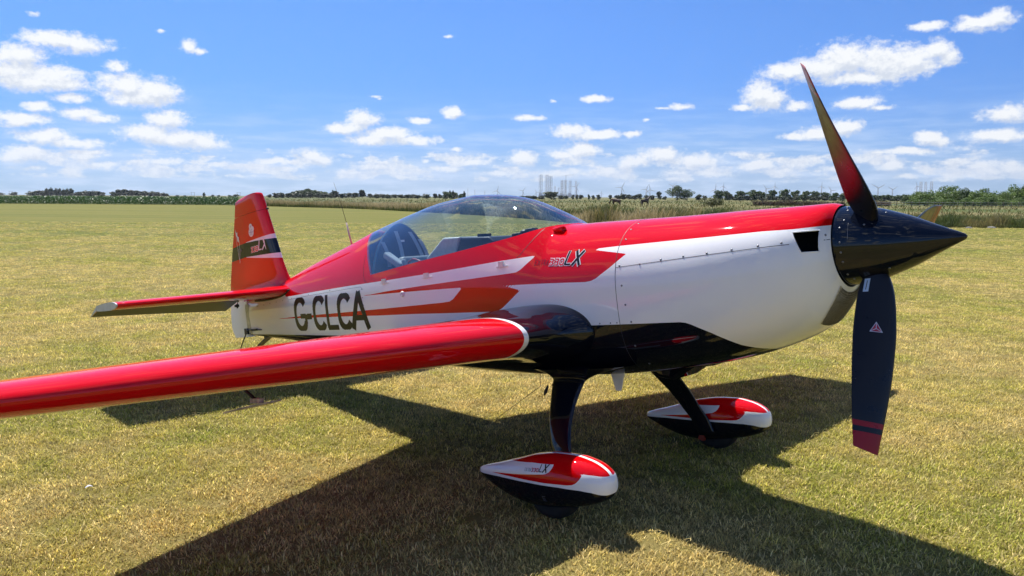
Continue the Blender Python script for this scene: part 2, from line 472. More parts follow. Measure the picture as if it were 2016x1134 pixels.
def t_comb(t, x, y, z):
    n = t.node('ShaderNodeCombineXYZ'); t.put(n.inputs[0], x); t.put(n.inputs[1], y); t.put(n.inputs[2], z); return n.outputs[0]
M_turf = turf_material('mown_turf')
S_ = 16000
gme = mesh_np('ground', np.array([(-S_, -S_, 0), (S_, -S_, 0), (S_, S_, 0), (-S_, S_, 0)]), [(0, 1, 2, 3)], False)
tag(obj('ground', gme, M_turf), kind='structure')
def farmland_material():
    m, t, b = new_mat('farmland')
    pos = t.node('ShaderNodeNewGeometry').outputs['Position']
    dpt = t.vmath('DOT_PRODUCT', t.vmath('SUBTRACT', pos, (CX, CY, 0)), tuple(cf), 1)
    lat = t.vmath('DOT_PRODUCT', t.vmath('SUBTRACT', pos, (CX, CY, 0)), tuple(RH), 1)
    n = t.noise(t_comb(t, t.math('MULTIPLY', lat, .0035), t.math('MULTIPLY', dpt, .018), 0), 1.0, 3, .5)
    c = t.ramp(n, [(.36, (.05, .075, .02)), (.45, (.09, .11, .03)), (.5, (.14, .135, .05)), (.57, (.20, .165, .07)), (.64, (.075, .10, .028))])
    f = t.noise(pos, .6, 5, .7)
    c2 = t.vmath('SCALE', c); t.put(c2.node.inputs['Scale'], t.mrange(f, .3, .7, .7, 1.25))
    t.put(b.inputs['Base Color'], c2); b.inputs['Roughness'].default_value = .9; b.inputs['Specular IOR Level'].default_value = .1
    return m
V = [gp(x, d + 2.0, .03) for x, d in EDGE] + [gp(x, 9500, .03) for x, d in reversed(EDGE)]
n_ = len(EDGE)
tag(obj('field', mesh_np('field', np.array(V), [(i, i + 1, 2 * n_ - 2 - i, 2 * n_ - 1 - i) for i in range(n_ - 1)], False), farmland_material()), kind='structure')
# ------------------------------------------------------------------ aeroplane shape (body axes: x to the nose, y to its left, z up)
TH = 0.161715
def interp(x, tab, k):
    t = sorted(tab); xs = [q[0] for q in t]; ys = [q[k] for q in t]
    xs = np.array(xs); ys = np.array(ys); x = np.asarray(x, float)
    # monotone cubic (Fritsch-Carlson)
    h = np.diff(xs); d = np.diff(ys) / h
    mm = np.zeros_like(ys); mm[0] = d[0]; mm[-1] = d[-1]
    for i in range(1, len(ys) - 1):
        if d[i - 1] * d[i] > 0:
            w1 = 2 * h[i] + h[i - 1]; w2 = h[i] + 2 * h[i - 1]
            mm[i] = (w1 + w2) / (w1 / d[i - 1] + w2 / d[i])
    i = np.clip(np.searchsorted(xs, x) - 1, 0, len(h) - 1)
    t_ = np.clip((x - xs[i]) / h[i], 0, 1)
    return ((2 * t_**3 - 3 * t_**2 + 1) * ys[i] + (t_**3 - 2 * t_**2 + t_) * h[i] * mm[i]
            + (-2 * t_**3 + 3 * t_**2) * ys[i + 1] + (t_**3 - t_**2) * h[i] * mm[i + 1])

ZT = [(1.347, 1.477), (1.30, 1.492), (1.2, 1.499), (1.08, 1.507), (.88, 1.522), (.67, 1.535), (.45, 1.55), (.2, 1.57), (-.1, 1.594), (-.335, 1.616), (-.42, 1.668),
      (-.53, 1.735), (-.74, 1.838), (-.93, 1.894), (-1.1, 1.924), (-1.3, 1.945), (-1.55, 1.944), (-1.92, 1.912), (-2.24, 1.868),
      (-2.45, 1.836), (-2.75, 1.78), (-3.15, 1.71), (-3.58, 1.63), (-3.85, 1.57), (-4.2, 1.5), (-4.66, 1.42)]
ZB = [(1.347, 1.068), (1.32, 1.00), (1.28, .945), (1.22, .885), (1.08, .816), (.88, .757), (.67, .718), (.45, .694), (.2, .674), (-.1, .66), (-.5, .662),
      (-.82, .675), (-1.37, .715), (-2.0, .785), (-2.93, .895), (-3.7, .985), (-4.44, 1.055), (-4.66, 1.075)]
WD = [(1.347, .2045), (1.32, .256), (1.28, .298), (1.22, .338), (1.08, .388), (.88, .422), (.67, .438), (.45, .442), (.2, .437), (-.1, .428), (-.5, .415), (-1., .402),
      (-1.5, .388), (-2., .362), (-2.45, .326), (-2.9, .278), (-3.4, .215), (-3.85, .155), (-4.3, .095), (-4.66, .045)]
ZM = [(1.347, 1.2725), (1.2, 1.22), (.88, 1.16), (.45, 1.13), (-.1, 1.13), (-.5, 1.15), (-1.5, 1.19), (-2.5, 1.25), (-3.5, 1.3), (-4.66, 1.3)]
NTOP = [(1.347, 2.0), (1.2, 2.15), (.88, 2.35), (.2, 2.35), (-.31, 2.3), (-.6, 2.1), (-1.3, 1.95), (-2.3, 1.85), (-3.2, 1.75), (-4.66, 1.9)]
NBOT = [(1.347, 2.0), (1.2, 2.3), (.88, 2.6), (.2, 3.0), (-.5, 3.2), (-2, 3.2), (-3.5, 3.4), (-4.66, 3.2)]
def sec(x):
    return [interp(x, T, 1) for T in (ZT, ZB, WD, ZM, NTOP, NBOT)]
def oml(x, phi):
    """outer mould line; phi 0 = top ridge, pi = keel; right side (negative y) for positive phi"""
    zt, zb, w, zm, nt, nb = sec(x)
    s, c = np.sin(phi), np.cos(phi)
    up = c >= 0
    n = np.where(up, nt, nb)
    yy = -w * np.sign(s) * np.abs(s) ** (2 / n)
    zz = zm + np.where(up, zt - zm, zm - zb) * np.sign(c) * np.abs(c) ** (2 / n)
    return np.stack([np.broadcast_to(x, yy.shape), yy, zz], -1)
def phi_at_z(x, z):
    zt, zb, w, zm, nt, nb = sec(x)
    up = z >= zm
    t = np.where(up, (z - zm) / (zt - zm), (z - zm) / (zm - zb))
    n = np.where(up, nt, nb)
    return np.arccos(np.clip(np.sign(t) * np.abs(t) ** (n / 2), -1, 1))
def y_at(x, z):
    """half-width of the hull at station x and height z"""
    zt, zb, w, zm, nt, nb = sec(x)
    up = z >= zm
    t = np.clip(np.where(up, (z - zm) / (zt - zm), (zm - z) / (zm - zb)), 0, 1)
    n = np.where(up, nt, nb)
    return w * (1 - t ** n) ** (1 / n)
X_WS, X_REAR = -.335, -2.16            # windscreen apex, rear foot of the glass
SILL = [(-.335, 1.6159), (-.375, 1.613), (-.45, 1.602), (-.6, 1.578), (-.9, 1.552), (-1.53, 1.515), (-2.16, 1.474)]
def phi_sill(x):
    z = np.minimum(interp(x, SILL, 1), interp(x, ZT, 1) - 1e-4)
    return np.where(x >= X_WS - 1e-6, 0.0, phi_at_z(x, z))
NP = 120
def cosd(n, p=1.0):
    return np.linspace(0, 1, n)
def half_to_full(P):
    """P (nu,nv,3) right half from top to keel -> full ring (nu,2nv-2,3)"""
    L = P[:, -2:0:-1].copy(); L[..., 1] *= -1
    return np.concatenate([P, L], 1)
def hull_front(x0, x1, nu):
    xs = np.linspace(x0, x1, nu)
    return oml(xs[:, None], (np.linspace(0, 1, NP) * math.pi)[None, :])
def hull_mid(nu):
    t = np.linspace(0, 1, nu); xs = X_WS + (X_REAR - X_WS) * t
    ps = phi_sill(xs)
    ph = ps[:, None] + (math.pi - ps)[:, None] * np.linspace(0, 1, NP)[None, :]
    return oml(xs[:, None], ph)
NS = 40
def rear_ring():
    ps = float(phi_sill(np.array(X_REAR)))
    ph = np.concatenate([np.linspace(0, ps, NS, endpoint=False), ps + (math.pi - ps) * np.linspace(0, 1, NP)])
    q = np.clip(ph / ps, 0, 1)
    xr = X_REAR - .27 * (1 - q ** 1.6)
    return xr, ph, ps
def hull_rear(nu, xe=-4.66):
    xr, ph, ps = rear_ring()
    t = np.linspace(0, 1, nu)[:, None]
    x = xr[None] + (xe - xr[None]) * t
    return oml(x, np.broadcast_to(ph[None], x.shape))
def glass_grid(nu, k=1.0):
    """glass: right half, u front to rear, v ridge to sill"""
    xr, ph, ps = rear_ring()
    q = np.linspace(0, 1, NS)[None]
    xre = X_REAR - .27 * (1 - q ** 1.6)
    t = (np.linspace(0, 1, nu) ** 1.3)[:, None]
    x = X_WS + (xre - X_WS) * t
    p = phi_sill(np.maximum(x, X_REAR)) * 1.0
    return oml(x, p * q)

def section_half(xc):
    """half thickness of the blunt-nosed aerobatic section (unit thickness)"""
    a = 5 * (.2969 * np.sqrt(xc) - .1260 * xc - .3516 * xc**2 + .2843 * xc**3 - .1036 * xc**4)
    q = np.clip(xc / .17, 0, 1); b = .5 * np.sqrt(1 - (1 - q) ** 2) * np.where(xc > .17, 1 - (np.clip(xc - .17, 0, 1) / .83) ** 1.5, 1)
    return .45 * a + .55 * b
def airfoil(n=40):
    """closed symmetric section, from trailing edge over the top to the nose and back; unit chord, unit thickness"""
    b = np.linspace(0, math.pi, n)
    xc = .5 * (1 + np.cos(b))
    yt = 5 * (.2969 * np.sqrt(xc) - .1260 * xc - .3516 * xc**2 + .2843 * xc**3 - .1036 * xc**4)
    return np.concatenate([np.stack([xc, yt], -1), np.stack([xc[::-1], -yt[::-1]], -1)[1:]])
WING = [  # |y|, x leading edge, chord, thickness ratio, z
    (.36, .05, 1.95, .190, .955), (.44, .02, 1.91, .187, .958), (.50, -.02, 1.86, .178, .961), (.58, -.065, 1.80, .167, .964), (.68, -.092, 1.755, .157, .968), (.85, -.10, 1.70, .15, .975),
    (1.3, -.11, 1.58, .147, .993), (2.0, -.125, 1.40, .142, 1.018), (3.0, -.15, 1.135, .132, 1.052), (3.4, -.162, 1.01, .126, 1.066), (3.58, -.178, .95, .123, 1.072), (3.64, -.203, .89, .09, 1.074)]
def wing_sec(y):
    return [interp(y, WING, k) for k in (1, 2, 3, 4)]
def wing_pt(y, xc, zt):
    le, c, th, z = wing_sec(y)
    return np.stack([le - c * xc, np.broadcast_to(y, xc.shape), z + zt * th * c], -1)

PANT = [  # x, half width, top z, bottom z, axis z
    (.388, .004, .226, .214, .22), (.375, .05, .262, .168, .215), (.34, .082, .294, .132, .212), (.27, .11, .326, .106, .21), (.15, .128, .35, .082, .21), (.03, .132, .354, .066, .21),
    (-.1, .124, .344, .062, .212), (-.25, .102, .313, .078, .215), (-.4, .072, .279, .122, .219), (-.52, .042, .254, .176, .222), (-.562, .026, .243, .196, .222)]
def pant_grid(side, nu=90, nv=72):
    t = np.linspace(0, 1, nu); xs = .388 - .95 * (t ** 1.5 * .5 + t * .5)
    ph = np.linspace(0, 2 * math.pi, nv, endpoint=False)
    w, zt, zb, za = [interp(xs, PANT, k)[:, None] for k in (1, 2, 3, 4)]
    s, c = np.sin(ph)[None], np.cos(ph)[None]
    n = 2.35
    y = -w * np.sign(s) * np.abs(s) ** (2 / n)
    z = za + np.where(c > 0, zt - za, za - zb) * np.sign(c) * np.abs(c) ** (2 / n)
    return np.stack([np.broadcast_to(xs[:, None], y.shape), y + side * .85, z], -1)

FIN_LE = [(1.40, -3.73), (1.58, -3.845), (1.62, -3.875), (1.92, -3.995), (2.28, -4.125), (2.43, -4.185), (2.463, -4.215)]
HINGE_X = [(1.05, -4.665), (1.57, -4.637), (2.28, -4.536)]
RUD_TE = [(1.06, -5.02), (1.167, -5.08), (2.433, -4.722)]
HS = [(.0, -3.60, -4.60), (.12, -3.655, -4.585), (.3, -3.67, -4.54), (1.0, -3.70, -4.36), (1.55, -3.735, -4.205), (1.6, -3.76, -4.19)]  # y, LE, hinge x
ELEV_TE = [(.12, -4.93), (1.6, -4.37)]
HSZ = 1.468
def in_poly(px, pz, poly):
    P = np.array(poly); ins = np.zeros(px.shape, bool)
    for (x0, z0), (x1, z1) in zip(P, np.roll(P, -1, 0)):
        c = (z0 > pz) != (z1 > pz)
        with np.errstate(divide='ignore', invalid='ignore'):
            xi = (x1 - x0) * (pz - z0) / (z1 - z0) + x0
        ins ^= c & (px < xi)
    return ins
def sdf(px, pz, poly):
    """signed distance to a closed polygon, positive inside"""
    P = np.array(poly, float); d = np.full(px.shape, 1e9)
    for a, b in zip(P, np.roll(P, -1, 0)):
        ab = b - a
        t = np.clip(((px - a[0]) * ab[0] + (pz - a[1]) * ab[1]) / (ab @ ab + 1e-12), 0, 1)
        d = np.minimum(d, np.hypot(px - a[0] - t * ab[0], pz - a[1] - t * ab[1]))
    return np.where(in_poly(px, pz, poly), d, -d)
# ------------------------------------------------------------------ the aeroplane
plane = empty('aerobatic_aeroplane', (0, 0, 0))
plane.rotation_euler = (0, -TH, 0)
tag(plane, 'red, white and black aerobatic monoplane with three-blade propeller parked on the grass', 'aeroplane')

RED_POLY = [(1.309, 1.38), (1.205, 1.381), (1.064, 1.390), (0.8, 1.398), (0.496, 1.409), (0.213, 1.419), (0.017, 1.423), (0.289, 1.369), (0.183, 1.304), (0.088, 1.254), (0.052, 1.242), (0.007, 1.239), (-0.301, 1.257), (-0.676, 1.274), (-0.523, 1.233), (-0.615, 1.178), (-0.694, 1.133), (-0.73, 1.121), (-0.774, 1.115), (-1.137, 1.128), (-1.63, 1.148), (-2.032, 1.159), (-2.56, 1.177), (-3.303, 1.197), (-3.951, 1.215), (-3.297, 1.217), (-2.812, 1.212), (-2.275, 1.209), (-1.783, 1.207), (-1.285, 1.207), (-1.205, 1.209), (-1.164, 1.223), (-1.063, 1.293), (-1.275, 1.3), (-1.68, 1.311), (-2.303, 1.323), (-1.819, 1.336), (-1.469, 1.34), (-1.157, 1.342), (-0.813, 1.344), (-0.605, 1.345), (-0.556, 1.347), (-0.521, 1.358), (-0.401, 1.434), (-0.547, 1.433), (-0.764, 1.431), (-1.113, 1.424), (-1.448, 1.418), (-1.939, 1.415), (-2.536, 1.415), (-3.076, 1.411), (-3.578, 1.405), (-3.68, 1.405), (-3.74, 1.44), (-4.9, 1.44), (-4.9, 2.6), (1.6, 2.6), (1.6, 1.38)]
BLACK_POLY = [(-4.8, 1.088), (-4.192, 1.075), (-3.492, 1.05), (-2.886, 1.031), (-2.0, 1.0), (-1.6, 1.06), (-1.1, 1.085), (-0.558, 1.098), (-0.468, 1.107), (-0.38, 1.113), (-0.273, 1.115), (-0.193, 1.104), (-0.117, 1.074), (-0.056, 1.024), (-0.026, 0.99), (0.078, 0.988), (0.292, 0.984), (0.49, 0.98), (0.606, 0.977), (0.64, 0.972), (0.672, 0.959), (0.762, 0.911), (0.823, 0.87), (0.875, 0.833), (0.924, 0.809), (0.954, 0.797), (1.02, .75), (1.02, .4), (-4.8, .4)]

def livery_mesh(name, grids):
    """grids of full rings (wrap flag) -> welded mesh with paint fields"""
    Vs, Fs, o = [], [], 0
    for P, wrap in grids:
        nu, nv = P.shape[:2]
        Vs.append(P.reshape(-1, 3)); Fs.append(grid_faces(nu, nv, wrap) + o); o += nu * nv
    V = np.concatenate(Vs); F = np.concatenate(Fs)
    me = mesh_np(name, V, F)
    bm = bmesh.new(); bm.from_mesh(me)
    bmesh.ops.remove_doubles(bm, verts=bm.verts[:], dist=2e-5)
    bmesh.ops.dissolve_degenerate(bm, dist=1e-6, edges=bm.edges[:])
    bmesh.ops.recalc_face_normals(bm, faces=bm.faces[:])
    bm.to_mesh(me); bm.free()
    n = len(me.vertices); co = np.empty(n * 3, np.float32); me.vertices.foreach_get('co', co); co = co.reshape(-1, 3).astype(float)
    fattr(me, 'sd_red', sdf(co[:, 0], co[:, 2], RED_POLY))
    fattr(me, 'sd_black', sdf(co[:, 0], co[:, 2], BLACK_POLY))
    me.polygons.foreach_set('use_smooth', np.ones(len(me.polygons), dtype=bool))
    return me

X_SEAM = .225
def open_sides(P):
    """right half strip and its mirror image, not joined over the top"""
    L = P.copy(); L[..., 1] *= -1
    return [(P, False), (L, False)]
fuselage = obj('fuselage', livery_mesh('fuselage', [(half_to_full(hull_front(X_SEAM - .0015, X_WS, 50)), True)] + open_sides(hull_mid(150)) +
                                       [(half_to_full(hull_rear(170)), True)]), M_livery, plane)
cowl = obj('cowling', livery_mesh('cowling', [(half_to_full(hull_front(1.347, X_SEAM + .0015, 190)), True)]), M_livery, plane)

def ring_cap(name, x, inset, mat, parent, back=.03):
    """rounded lip and a dark closing plate set back inside a hull opening"""
    ph = np.linspace(0, 2 * math.pi, 96, endpoint=False)
    P0 = oml(np.full(96, x), ph); c = np.array([x, 0, P0[:, 2].mean()])
    Q1 = c + (P0 - c) * (1 - inset); Q1[:, 0] = x - .004
    Q2 = Q1.copy(); Q2[:, 0] = x - back
    Q3 = np.repeat(np.array([[x - back, 0, c[2]]]), 96, 0)
    V = np.stack([P0, Q1, Q2, Q3]).reshape(-1, 3)
    me = mesh_np(name, V, grid_faces(4, 96, True), False)
    return fixnorm(obj(name, me, mat, parent))
ring_cap('cowl_lip', 1.347, .04, M_black, cowl)

# hull point helper for things fixed on the skin
def skin(x, z, off=0.0, side=-1):
    e = 1e-3
    def P(a, b): return np.array([a, side * float(y_at(np.array(a), np.array(b))), b])
    p = P(x, z); n = np.cross(P(x + e, z) - P(x - e, z), P(x, z + e) - P(x, z - e)); n /= np.linalg.norm(n)
    if n[1] * side < 0: n = -n
    return p + n * off, n

# screws: one small domed head, shared mesh
sb = MB(); sb.lathe([(.0001, -.001), (.0058, -.001), (.0062, .0006), (.0048, .0026), (.0018, .0034), (.0001, .0035)], n=10)
me_screw = mesh_np('screw', np.array(sb.v), sb.f); me_screw.materials.append(M_steel)
def put_screw(p, n, parent, s=1.0):
    o = bpy.data.objects.new('screw', me_screw)
    o.location = p; o.rotation_euler = Vector(n).to_track_quat('Z', 'Y').to_euler(); o.scale = (s,) * 3
    return link(o, parent)
for x, z in [(0.252, 1.308), (0.268, 1.198), (0.28, 1.091), (0.304, .995), (0.389, 1.303), (0.523, 1.313), (0.659, 1.315), (0.793, 1.317), (0.926, 1.319), (1.057, 1.321), (1.165, 1.322), (1.333, 1.335), (.255, 1.45), (.25, 1.505), (.26, 1.535), (.29, .86), (.31, .75)]:
    put_screw(*skin(x, z), cowl)
for x, z in [(0.008, 0.997), (0.083, 0.997), (0.16, 0.996), (0.205, 0.995), (-.12, .72), (-.02, .715), (.07, .71), (.15, .705), (-2.28, 1.375), (-2.27, 1.31), (-2.26, 1.25), (-2.25, 1.12),
             (-3.9, 1.37), (-3.75, 1.375), (-3.55, 1.385), (-3.2, 1.395), (-2.8, 1.402), (-4.05, 1.365), (-4.2, 1.36), (-4.35, 1.355)]:
    put_screw(*skin(x, z), fuselage, .75)

def skin_strip(name, pts, width, off, mat, parent, side=-1, sub=10):
    """thin ribbon lying on the skin along (x,z) points"""
    pts = np.array(pts, float); Q = []
    for a, b in zip(pts[:-1], pts[1:]):
        for k in range(sub): Q.append(a + (b - a) * k / sub)
    Q.append(pts[-1]); Q = np.array(Q)
    V = []
    for i, q in enumerate(Q):
        d = Q[min(i + 1, len(Q) - 1)] - Q[max(i - 1, 0)]; d /= np.linalg.norm(d) + 1e-12
        nn = np.array([-d[1], d[0]]) * width / 2
        for s_ in (-1, 1):
            V.append(skin(q[0] + nn[0] * s_, q[1] + nn[1] * s_, off, side)[0])
    me = mesh_np(name, np.array(V), grid_faces(len(Q), 2))
    return obj(name, me, mat, parent)
# joints between skin panels
zs = [(X_SEAM, z) for z in np.linspace(1.5685, .69, 24)]
skin_strip('panel_joint', zs, .003, .0007, M_seam, fuselage)
skin_strip('panel_joint', [(.228, 1.300), (.45, 1.303), (.8, 1.308), (1.1, 1.311), (1.2, 1.31)], .003, .0007, M_seam, cowl)
skin_strip('panel_joint', [(1.328, 1.312), (1.345, 1.312)], .003, .0007, M_seam, cowl)
skin_strip('panel_joint', [(-.42, 1.60), (-.44, 1.565), (-.48, 1.51), (-.535, 1.45), (-.56, 1.438)], .0035, .0007, M_seam, fuselage)
skin_strip('panel_joint', [(-2.29, 1.64), (-2.28, 1.55), (-2.26, 1.47), (-2.24, 1.435), (-2.2, 1.42)], .0035, .0007, M_seam, fuselage)
skin_strip('panel_joint', [(-3.62, 1.355), (-3.62, 1.375), (-3.2, 1.385), (-2.6, 1.392), (-2.3, 1.394), (-2.26, 1.37)], .0022, .0006, M_seam, fuselage)

# canopy: blown glass, frame edge
def glass_material():
    m, t, b = new_mat('tinted_canopy_glass')
    out = t.n['Material Output']; t.n.remove(b)
    tr = t.node('ShaderNodeBsdfTransparent'); tr.inputs[0].default_value = (.82, .89, .905, 1)
    gl = t.node('ShaderNodeBsdfGlossy'); gl.inputs['Roughness'].default_value = .012
    gl.inputs['Color'].default_value = (1, 1, 1, 1)
    lw = t.node('ShaderNodeLayerWeight'); lw.inputs[0].default_value = .5
    fr5 = t.math('POWER', lw.outputs['Facing'], 2.8)
    tc = t.node('ShaderNodeTexCoord').outputs['Object']
    bn = t.node('ShaderNodeBump'); bn.inputs['Strength'].default_value = .012; bn.inputs['Distance'].default_value = .02
    t.put(bn.inputs['Height'], t.noise(tc, 3, 2)); t.put(gl.inputs['Normal'], bn.outputs[0])
    mx = t.node('ShaderNodeMixShader')
    f = t.math('MULTIPLY_ADD', fr5, .93, .04, clamp=True)
    t.put(mx.inputs[0], f); t.l.new(tr.outputs[0], mx.inputs[1]); t.l.new(gl.outputs[0], mx.inputs[2])
    t.l.new(mx.outputs[0], out.inputs[0])
    return m
M_glass = glass_material()
g = glass_grid(100)
gf = np.concatenate([g[:, :0:-1] * np.array([1, -1, 1]), g], 1)
gme = mesh_np('canopy_glass', gf.reshape(-1, 3), grid_faces(*gf.shape[:2]))
canopy = obj('canopy', gme, M_glass, plane)
bm = bmesh.new(); bm.from_mesh(gme); bmesh.ops.remove_doubles(bm, verts=bm.verts[:], dist=2e-5); bmesh.ops.dissolve_degenerate(bm, dist=1e-6, edges=bm.edges[:])
bmesh.ops.recalc_face_normals(bm, faces=bm.faces[:]); bm.to_mesh(gme); bm.free()
# frame: an inner flange under the glass edge, both sides and across the rear
fb = MB()
for s_ in (-1, 1):
    E = g[:, -1] * np.array([1, -s_ * -1, 1]) if s_ > 0 else g[:, -1].copy()
    if s_ > 0: E = g[:, -1] * np.array([1, -1, 1])
    fb.tube([e + np.array([0, -np.sign(e[1]) * .010, -.008]) for e in E[::3]], .011, 6)
rearE = gf[-1]
fb.tube([e * np.array([1, .97, 1]) + np.array([-.004, 0, -.012]) for e in rearE[::3]], .012, 6)
fb.build('canopy_frame', M_red, canopy, True)

# cockpit
M_cock = plain('cockpit_dark', (.02, .022, .025), .55, var=.2)
M_bulk = plain('bulkhead_blue_black', (.012, .02, .035), .45, var=.15)
M_lit_top = plain('coaming_lit_grey', (.55, .60, .59), .55, var=.08, vscale=40)
M_strap = plain('harness_webbing', (.26, .31, .36), .7, var=.1, vscale=60)
M_seat = plain('seat_leather', (.16, .19, .22), .5, var=.12, vscale=30, bump=.1)
xr, ph, ps = rear_ring()
# floor and walls of the cockpit, a dark lining inside the hull
t_ = np.linspace(0, 1, 60); xs_ = X_WS - .06 + (X_REAR - X_WS) * t_
lin = oml(xs_[:, None], (phi_sill(xs_) + .03)[:, None] + (math.pi - phi_sill(xs_) - .03)[:, None] * np.linspace(0, 1, 40)[None])
lin = np.concatenate([lin, (lin * np.array([1, -1, 1]))[:, ::-1]], 1)
cen = np.array([0, 0, 1.2]); lin[..., 1] *= .965; lin[..., 2] = 1.25 + (lin[..., 2] - 1.25) * .965
obj('cockpit_lining', mesh_np('cockpit_lining', lin.reshape(-1, 3), grid_faces(*lin.shape[:2])), M_cock, plane)
bp = oml(np.full(60, -2.14), np.linspace(-float(phi_sill(np.array(-2.14))), float(phi_sill(np.array(-2.14))), 60)) * np.array([1, .955, 1])
bp[:, 2] -= .02
low = [(bp[-1][0], bp[-1][1], 1.1), (bp[0][0], bp[0][1], 1.1)]
bulk = MB(); bulk.prism([tuple(p) for p in bp] + low, (-.03, 0, 0)); bulk = bulk.build('rear_bulkhead', M_bulk, plane)
for y0, y1, z0, z1, x0, x1 in ((-.07, -.10, 1.80, 1.50, -2.11, -2.02), (.07, .12, 1.79, 1.50, -2.11, -2.02), (-.2, -.19, 1.72, 1.52, -2.12, -2.08), (.17, .2, 1.73, 1.5, -2.12, -2.06)):
    a, b = np.array([x0, y0, z0]), np.array([x1, y1, z1]); sb2 = MB()
    pts = [a + (b - a) * k / 8 + np.array([.02 * math.sin(k / 8 * math.pi), 0, 0]) for k in range(9)]
    V = [];
    for p in pts: V += [p + np.array([0, -.018, 0]), p + np.array([0, .018, 0])]
    sb2.add(V, [tuple(q) for q in grid_faces(9, 2)]); o = sb2.build('harness_strap', M_strap, bulk)
lb = MB(); lb.box((-2.108, -.03, 1.72), (.002, .035, .008)); lb.build('placard', M_decal_white, bulk)
def seat(name, x, zt, parent):
    b = MB()
    pr = [(0, -.22, 0), (0, .22, 0), (0, .22, .40), (0, .15, .52), (0, -.15, .52), (0, -.22, .40)]
    b.prism([(p[0] + x - (.18 * p[2]), p[1], p[2] + zt - .52) for p in pr], (.07, 0, 0))
    b.box((x + .2, 0, zt - .55), (.24, .22, .04))
    o = b.build(name, M_seat, parent)
    bv = o.modifiers.new('b', 'BEVEL'); bv.width = .02; bv.segments = 3
    return autosmooth(o, 40)
seat('pilot_seat', -1.93, 1.585, plane)
seat('passenger_seat', -1.10, 1.40, plane)
pb_ = MB()
pb_.box((-1.98, -.215, 1.56), (.11, .03, .025), Matrix.Rotation(.55, 3, 'Y')); pb_.box((-1.85, -.225, 1.51), (.012, .02, .05), Matrix.Rotation(-.25, 3, 'Y'))
o = pb_.build('shoulder_pad', M_strap, plane); bv = o.modifiers.new('b', 'BEVEL'); bv.width = .012; bv.segments = 2; autosmooth(o)
hb = MB(); hb.tube([(-1.86, -.20, 1.48), (-1.82, -.21, 1.535), (-1.75, -.22, 1.55), (-1.68, -.225, 1.53), (-1.62, -.23, 1.49)], .007, 8)
hb.build('control_cable', plain('red_cable', (.35, .05, .06), .4), plane, True)
# instrument coaming of the rear seat: sunlit aft slope painted pale, front dark
cb = MB()
prof = [(-1.66, 1.46), (-1.66, 1.545), (-1.455, 1.668), (-1.28, 1.652), (-1.36, 1.5), (-1.36, 1.46)]
cb.prism([(x, -.17, z) for x, z in prof], (0, .34, 0)); o = cb.build('instrument_coaming', M_lit_top, plane)
bv = o.modifiers.new('b', 'BEVEL'); bv.width = .012; bv.segments = 3; autosmooth(o)
cb = MB(); prof = [(-1.355, 1.46), (-1.355, 1.52), (-1.277, 1.648), (-.995, 1.618), (-.95, 1.58), (-.95, 1.46)]
cb.prism([(x, -.165, z) for x, z in prof], (0, .33, 0)); v = cb.build('coaming_front', plain('front_blue_black', (.016, .02, .032), .4, var=.1), plane)
bv = v.modifiers.new('b', 'BEVEL'); bv.width = .012; bv.segments = 3; autosmooth(v)
ib = MB(); ib.box((-1.2, 0, 1.648), (.03, .04, .012), Matrix.Rotation(.1, 3, 'Y')); ib.build('warning_lamp', M_black, plane)
ib = MB(); ib.lathe([(.0, 0), (.03, 0), (.034, .02), (.02, .032), (.0, .034)], (-.76, -.05, 1.60), n=16); ib.box((-.80, -.05, 1.60), (.04, .05, .016)); ib.box((-.69, -.06, 1.612), (.035, .03, .02))
o = ib.build('compass', M_black, plane); bv = o.modifiers.new('b', 'BEVEL'); bv.width = .006; bv.segments = 2; autosmooth(o)

# air vent scoop just ahead of the canopy frame, latches, cable eye
p, n = skin(-.335, 1.572, 0)
vb = MB(); vb.lathe([(.0, -.03), (.016, -.026), (.021, 0), (.022, .05), (.017, .05), (.015, .02), (.0, .02)], (0, 0, 0), 'x', 16)
o = vb.build('vent_scoop', M_red, fuselage, True); o.location = p + n * .012; o.rotation_euler = (0, .1, .0); o.scale = (1, 1.2, .8)
for x, z in [(-1.96, 1.412), (-1.44, 1.408), (-.685, 1.41)]:
    p, n = skin(x, z, .0)
    b = MB(); b.box((0, 0, 0), (.022, .006, .016)); b.box((.01, -.003, -.018), (.05, .004, .004)); b.box((-.018, 0, -.016), (.006, .008, .008))
    o = b.build('canopy_latch', plain('latch_white', (.72, .72, .7), .35, var=.1) if x < -1.9 else bpy.data.materials['latch_white'], fuselage); o.location = p + n * .006
    o.rotation_euler = (0, -.0, math.atan2(n[0], -n[1]) * -1)
p, n = skin(-1.725, 1.298)
b = MB(); b.lathe([(.022, -.004), (.021, .008), (.014, .013), (.009, .013), (.007, .004), (0, .004)], n=16)
o = b.build('cable_eye', bpy.data.materials['latch_white'], fuselage, True); o.location = p; o.rotation_euler = Vector(n).to_track_quat('Z', 'Y').to_euler()

# cowling inlet: recessed dark trapezoid with a lip
def patch(name, quad, off, mat, parent, nx=14, nz=10, thick=0.0):
    a, b_, c, d = [np.array(q) for q in quad]
    V = []
    for i in range(nx):
        for j in range(nz):
            u, v_ = i / (nx - 1), j / (nz - 1)
            q = (a * (1 - u) + b_ * u) * (1 - v_) + (d * (1 - u) + c * u) * v_
            V.append(skin(q[0], q[1], off)[0])
    return obj(name, mesh_np(name, np.array(V), grid_faces(nx, nz)), mat, parent)
M_void = plain('inlet_void', (.004, .0045, .006), .8, spec=.1)
inlet_q = [(1.207, 1.365), (1.314, 1.361), (1.312, 1.260), (1.248, 1.264)]
ip = [np.array(q) for q in inlet_q]; ic = sum(ip) / 4
def grown(k): return [q + (q - ic) / np.linalg.norm(q - ic) * k for q in ip]
bm = bmesh.new(); bm.from_mesh(cowl.data)                      # open the skin behind the inlet, on both sides
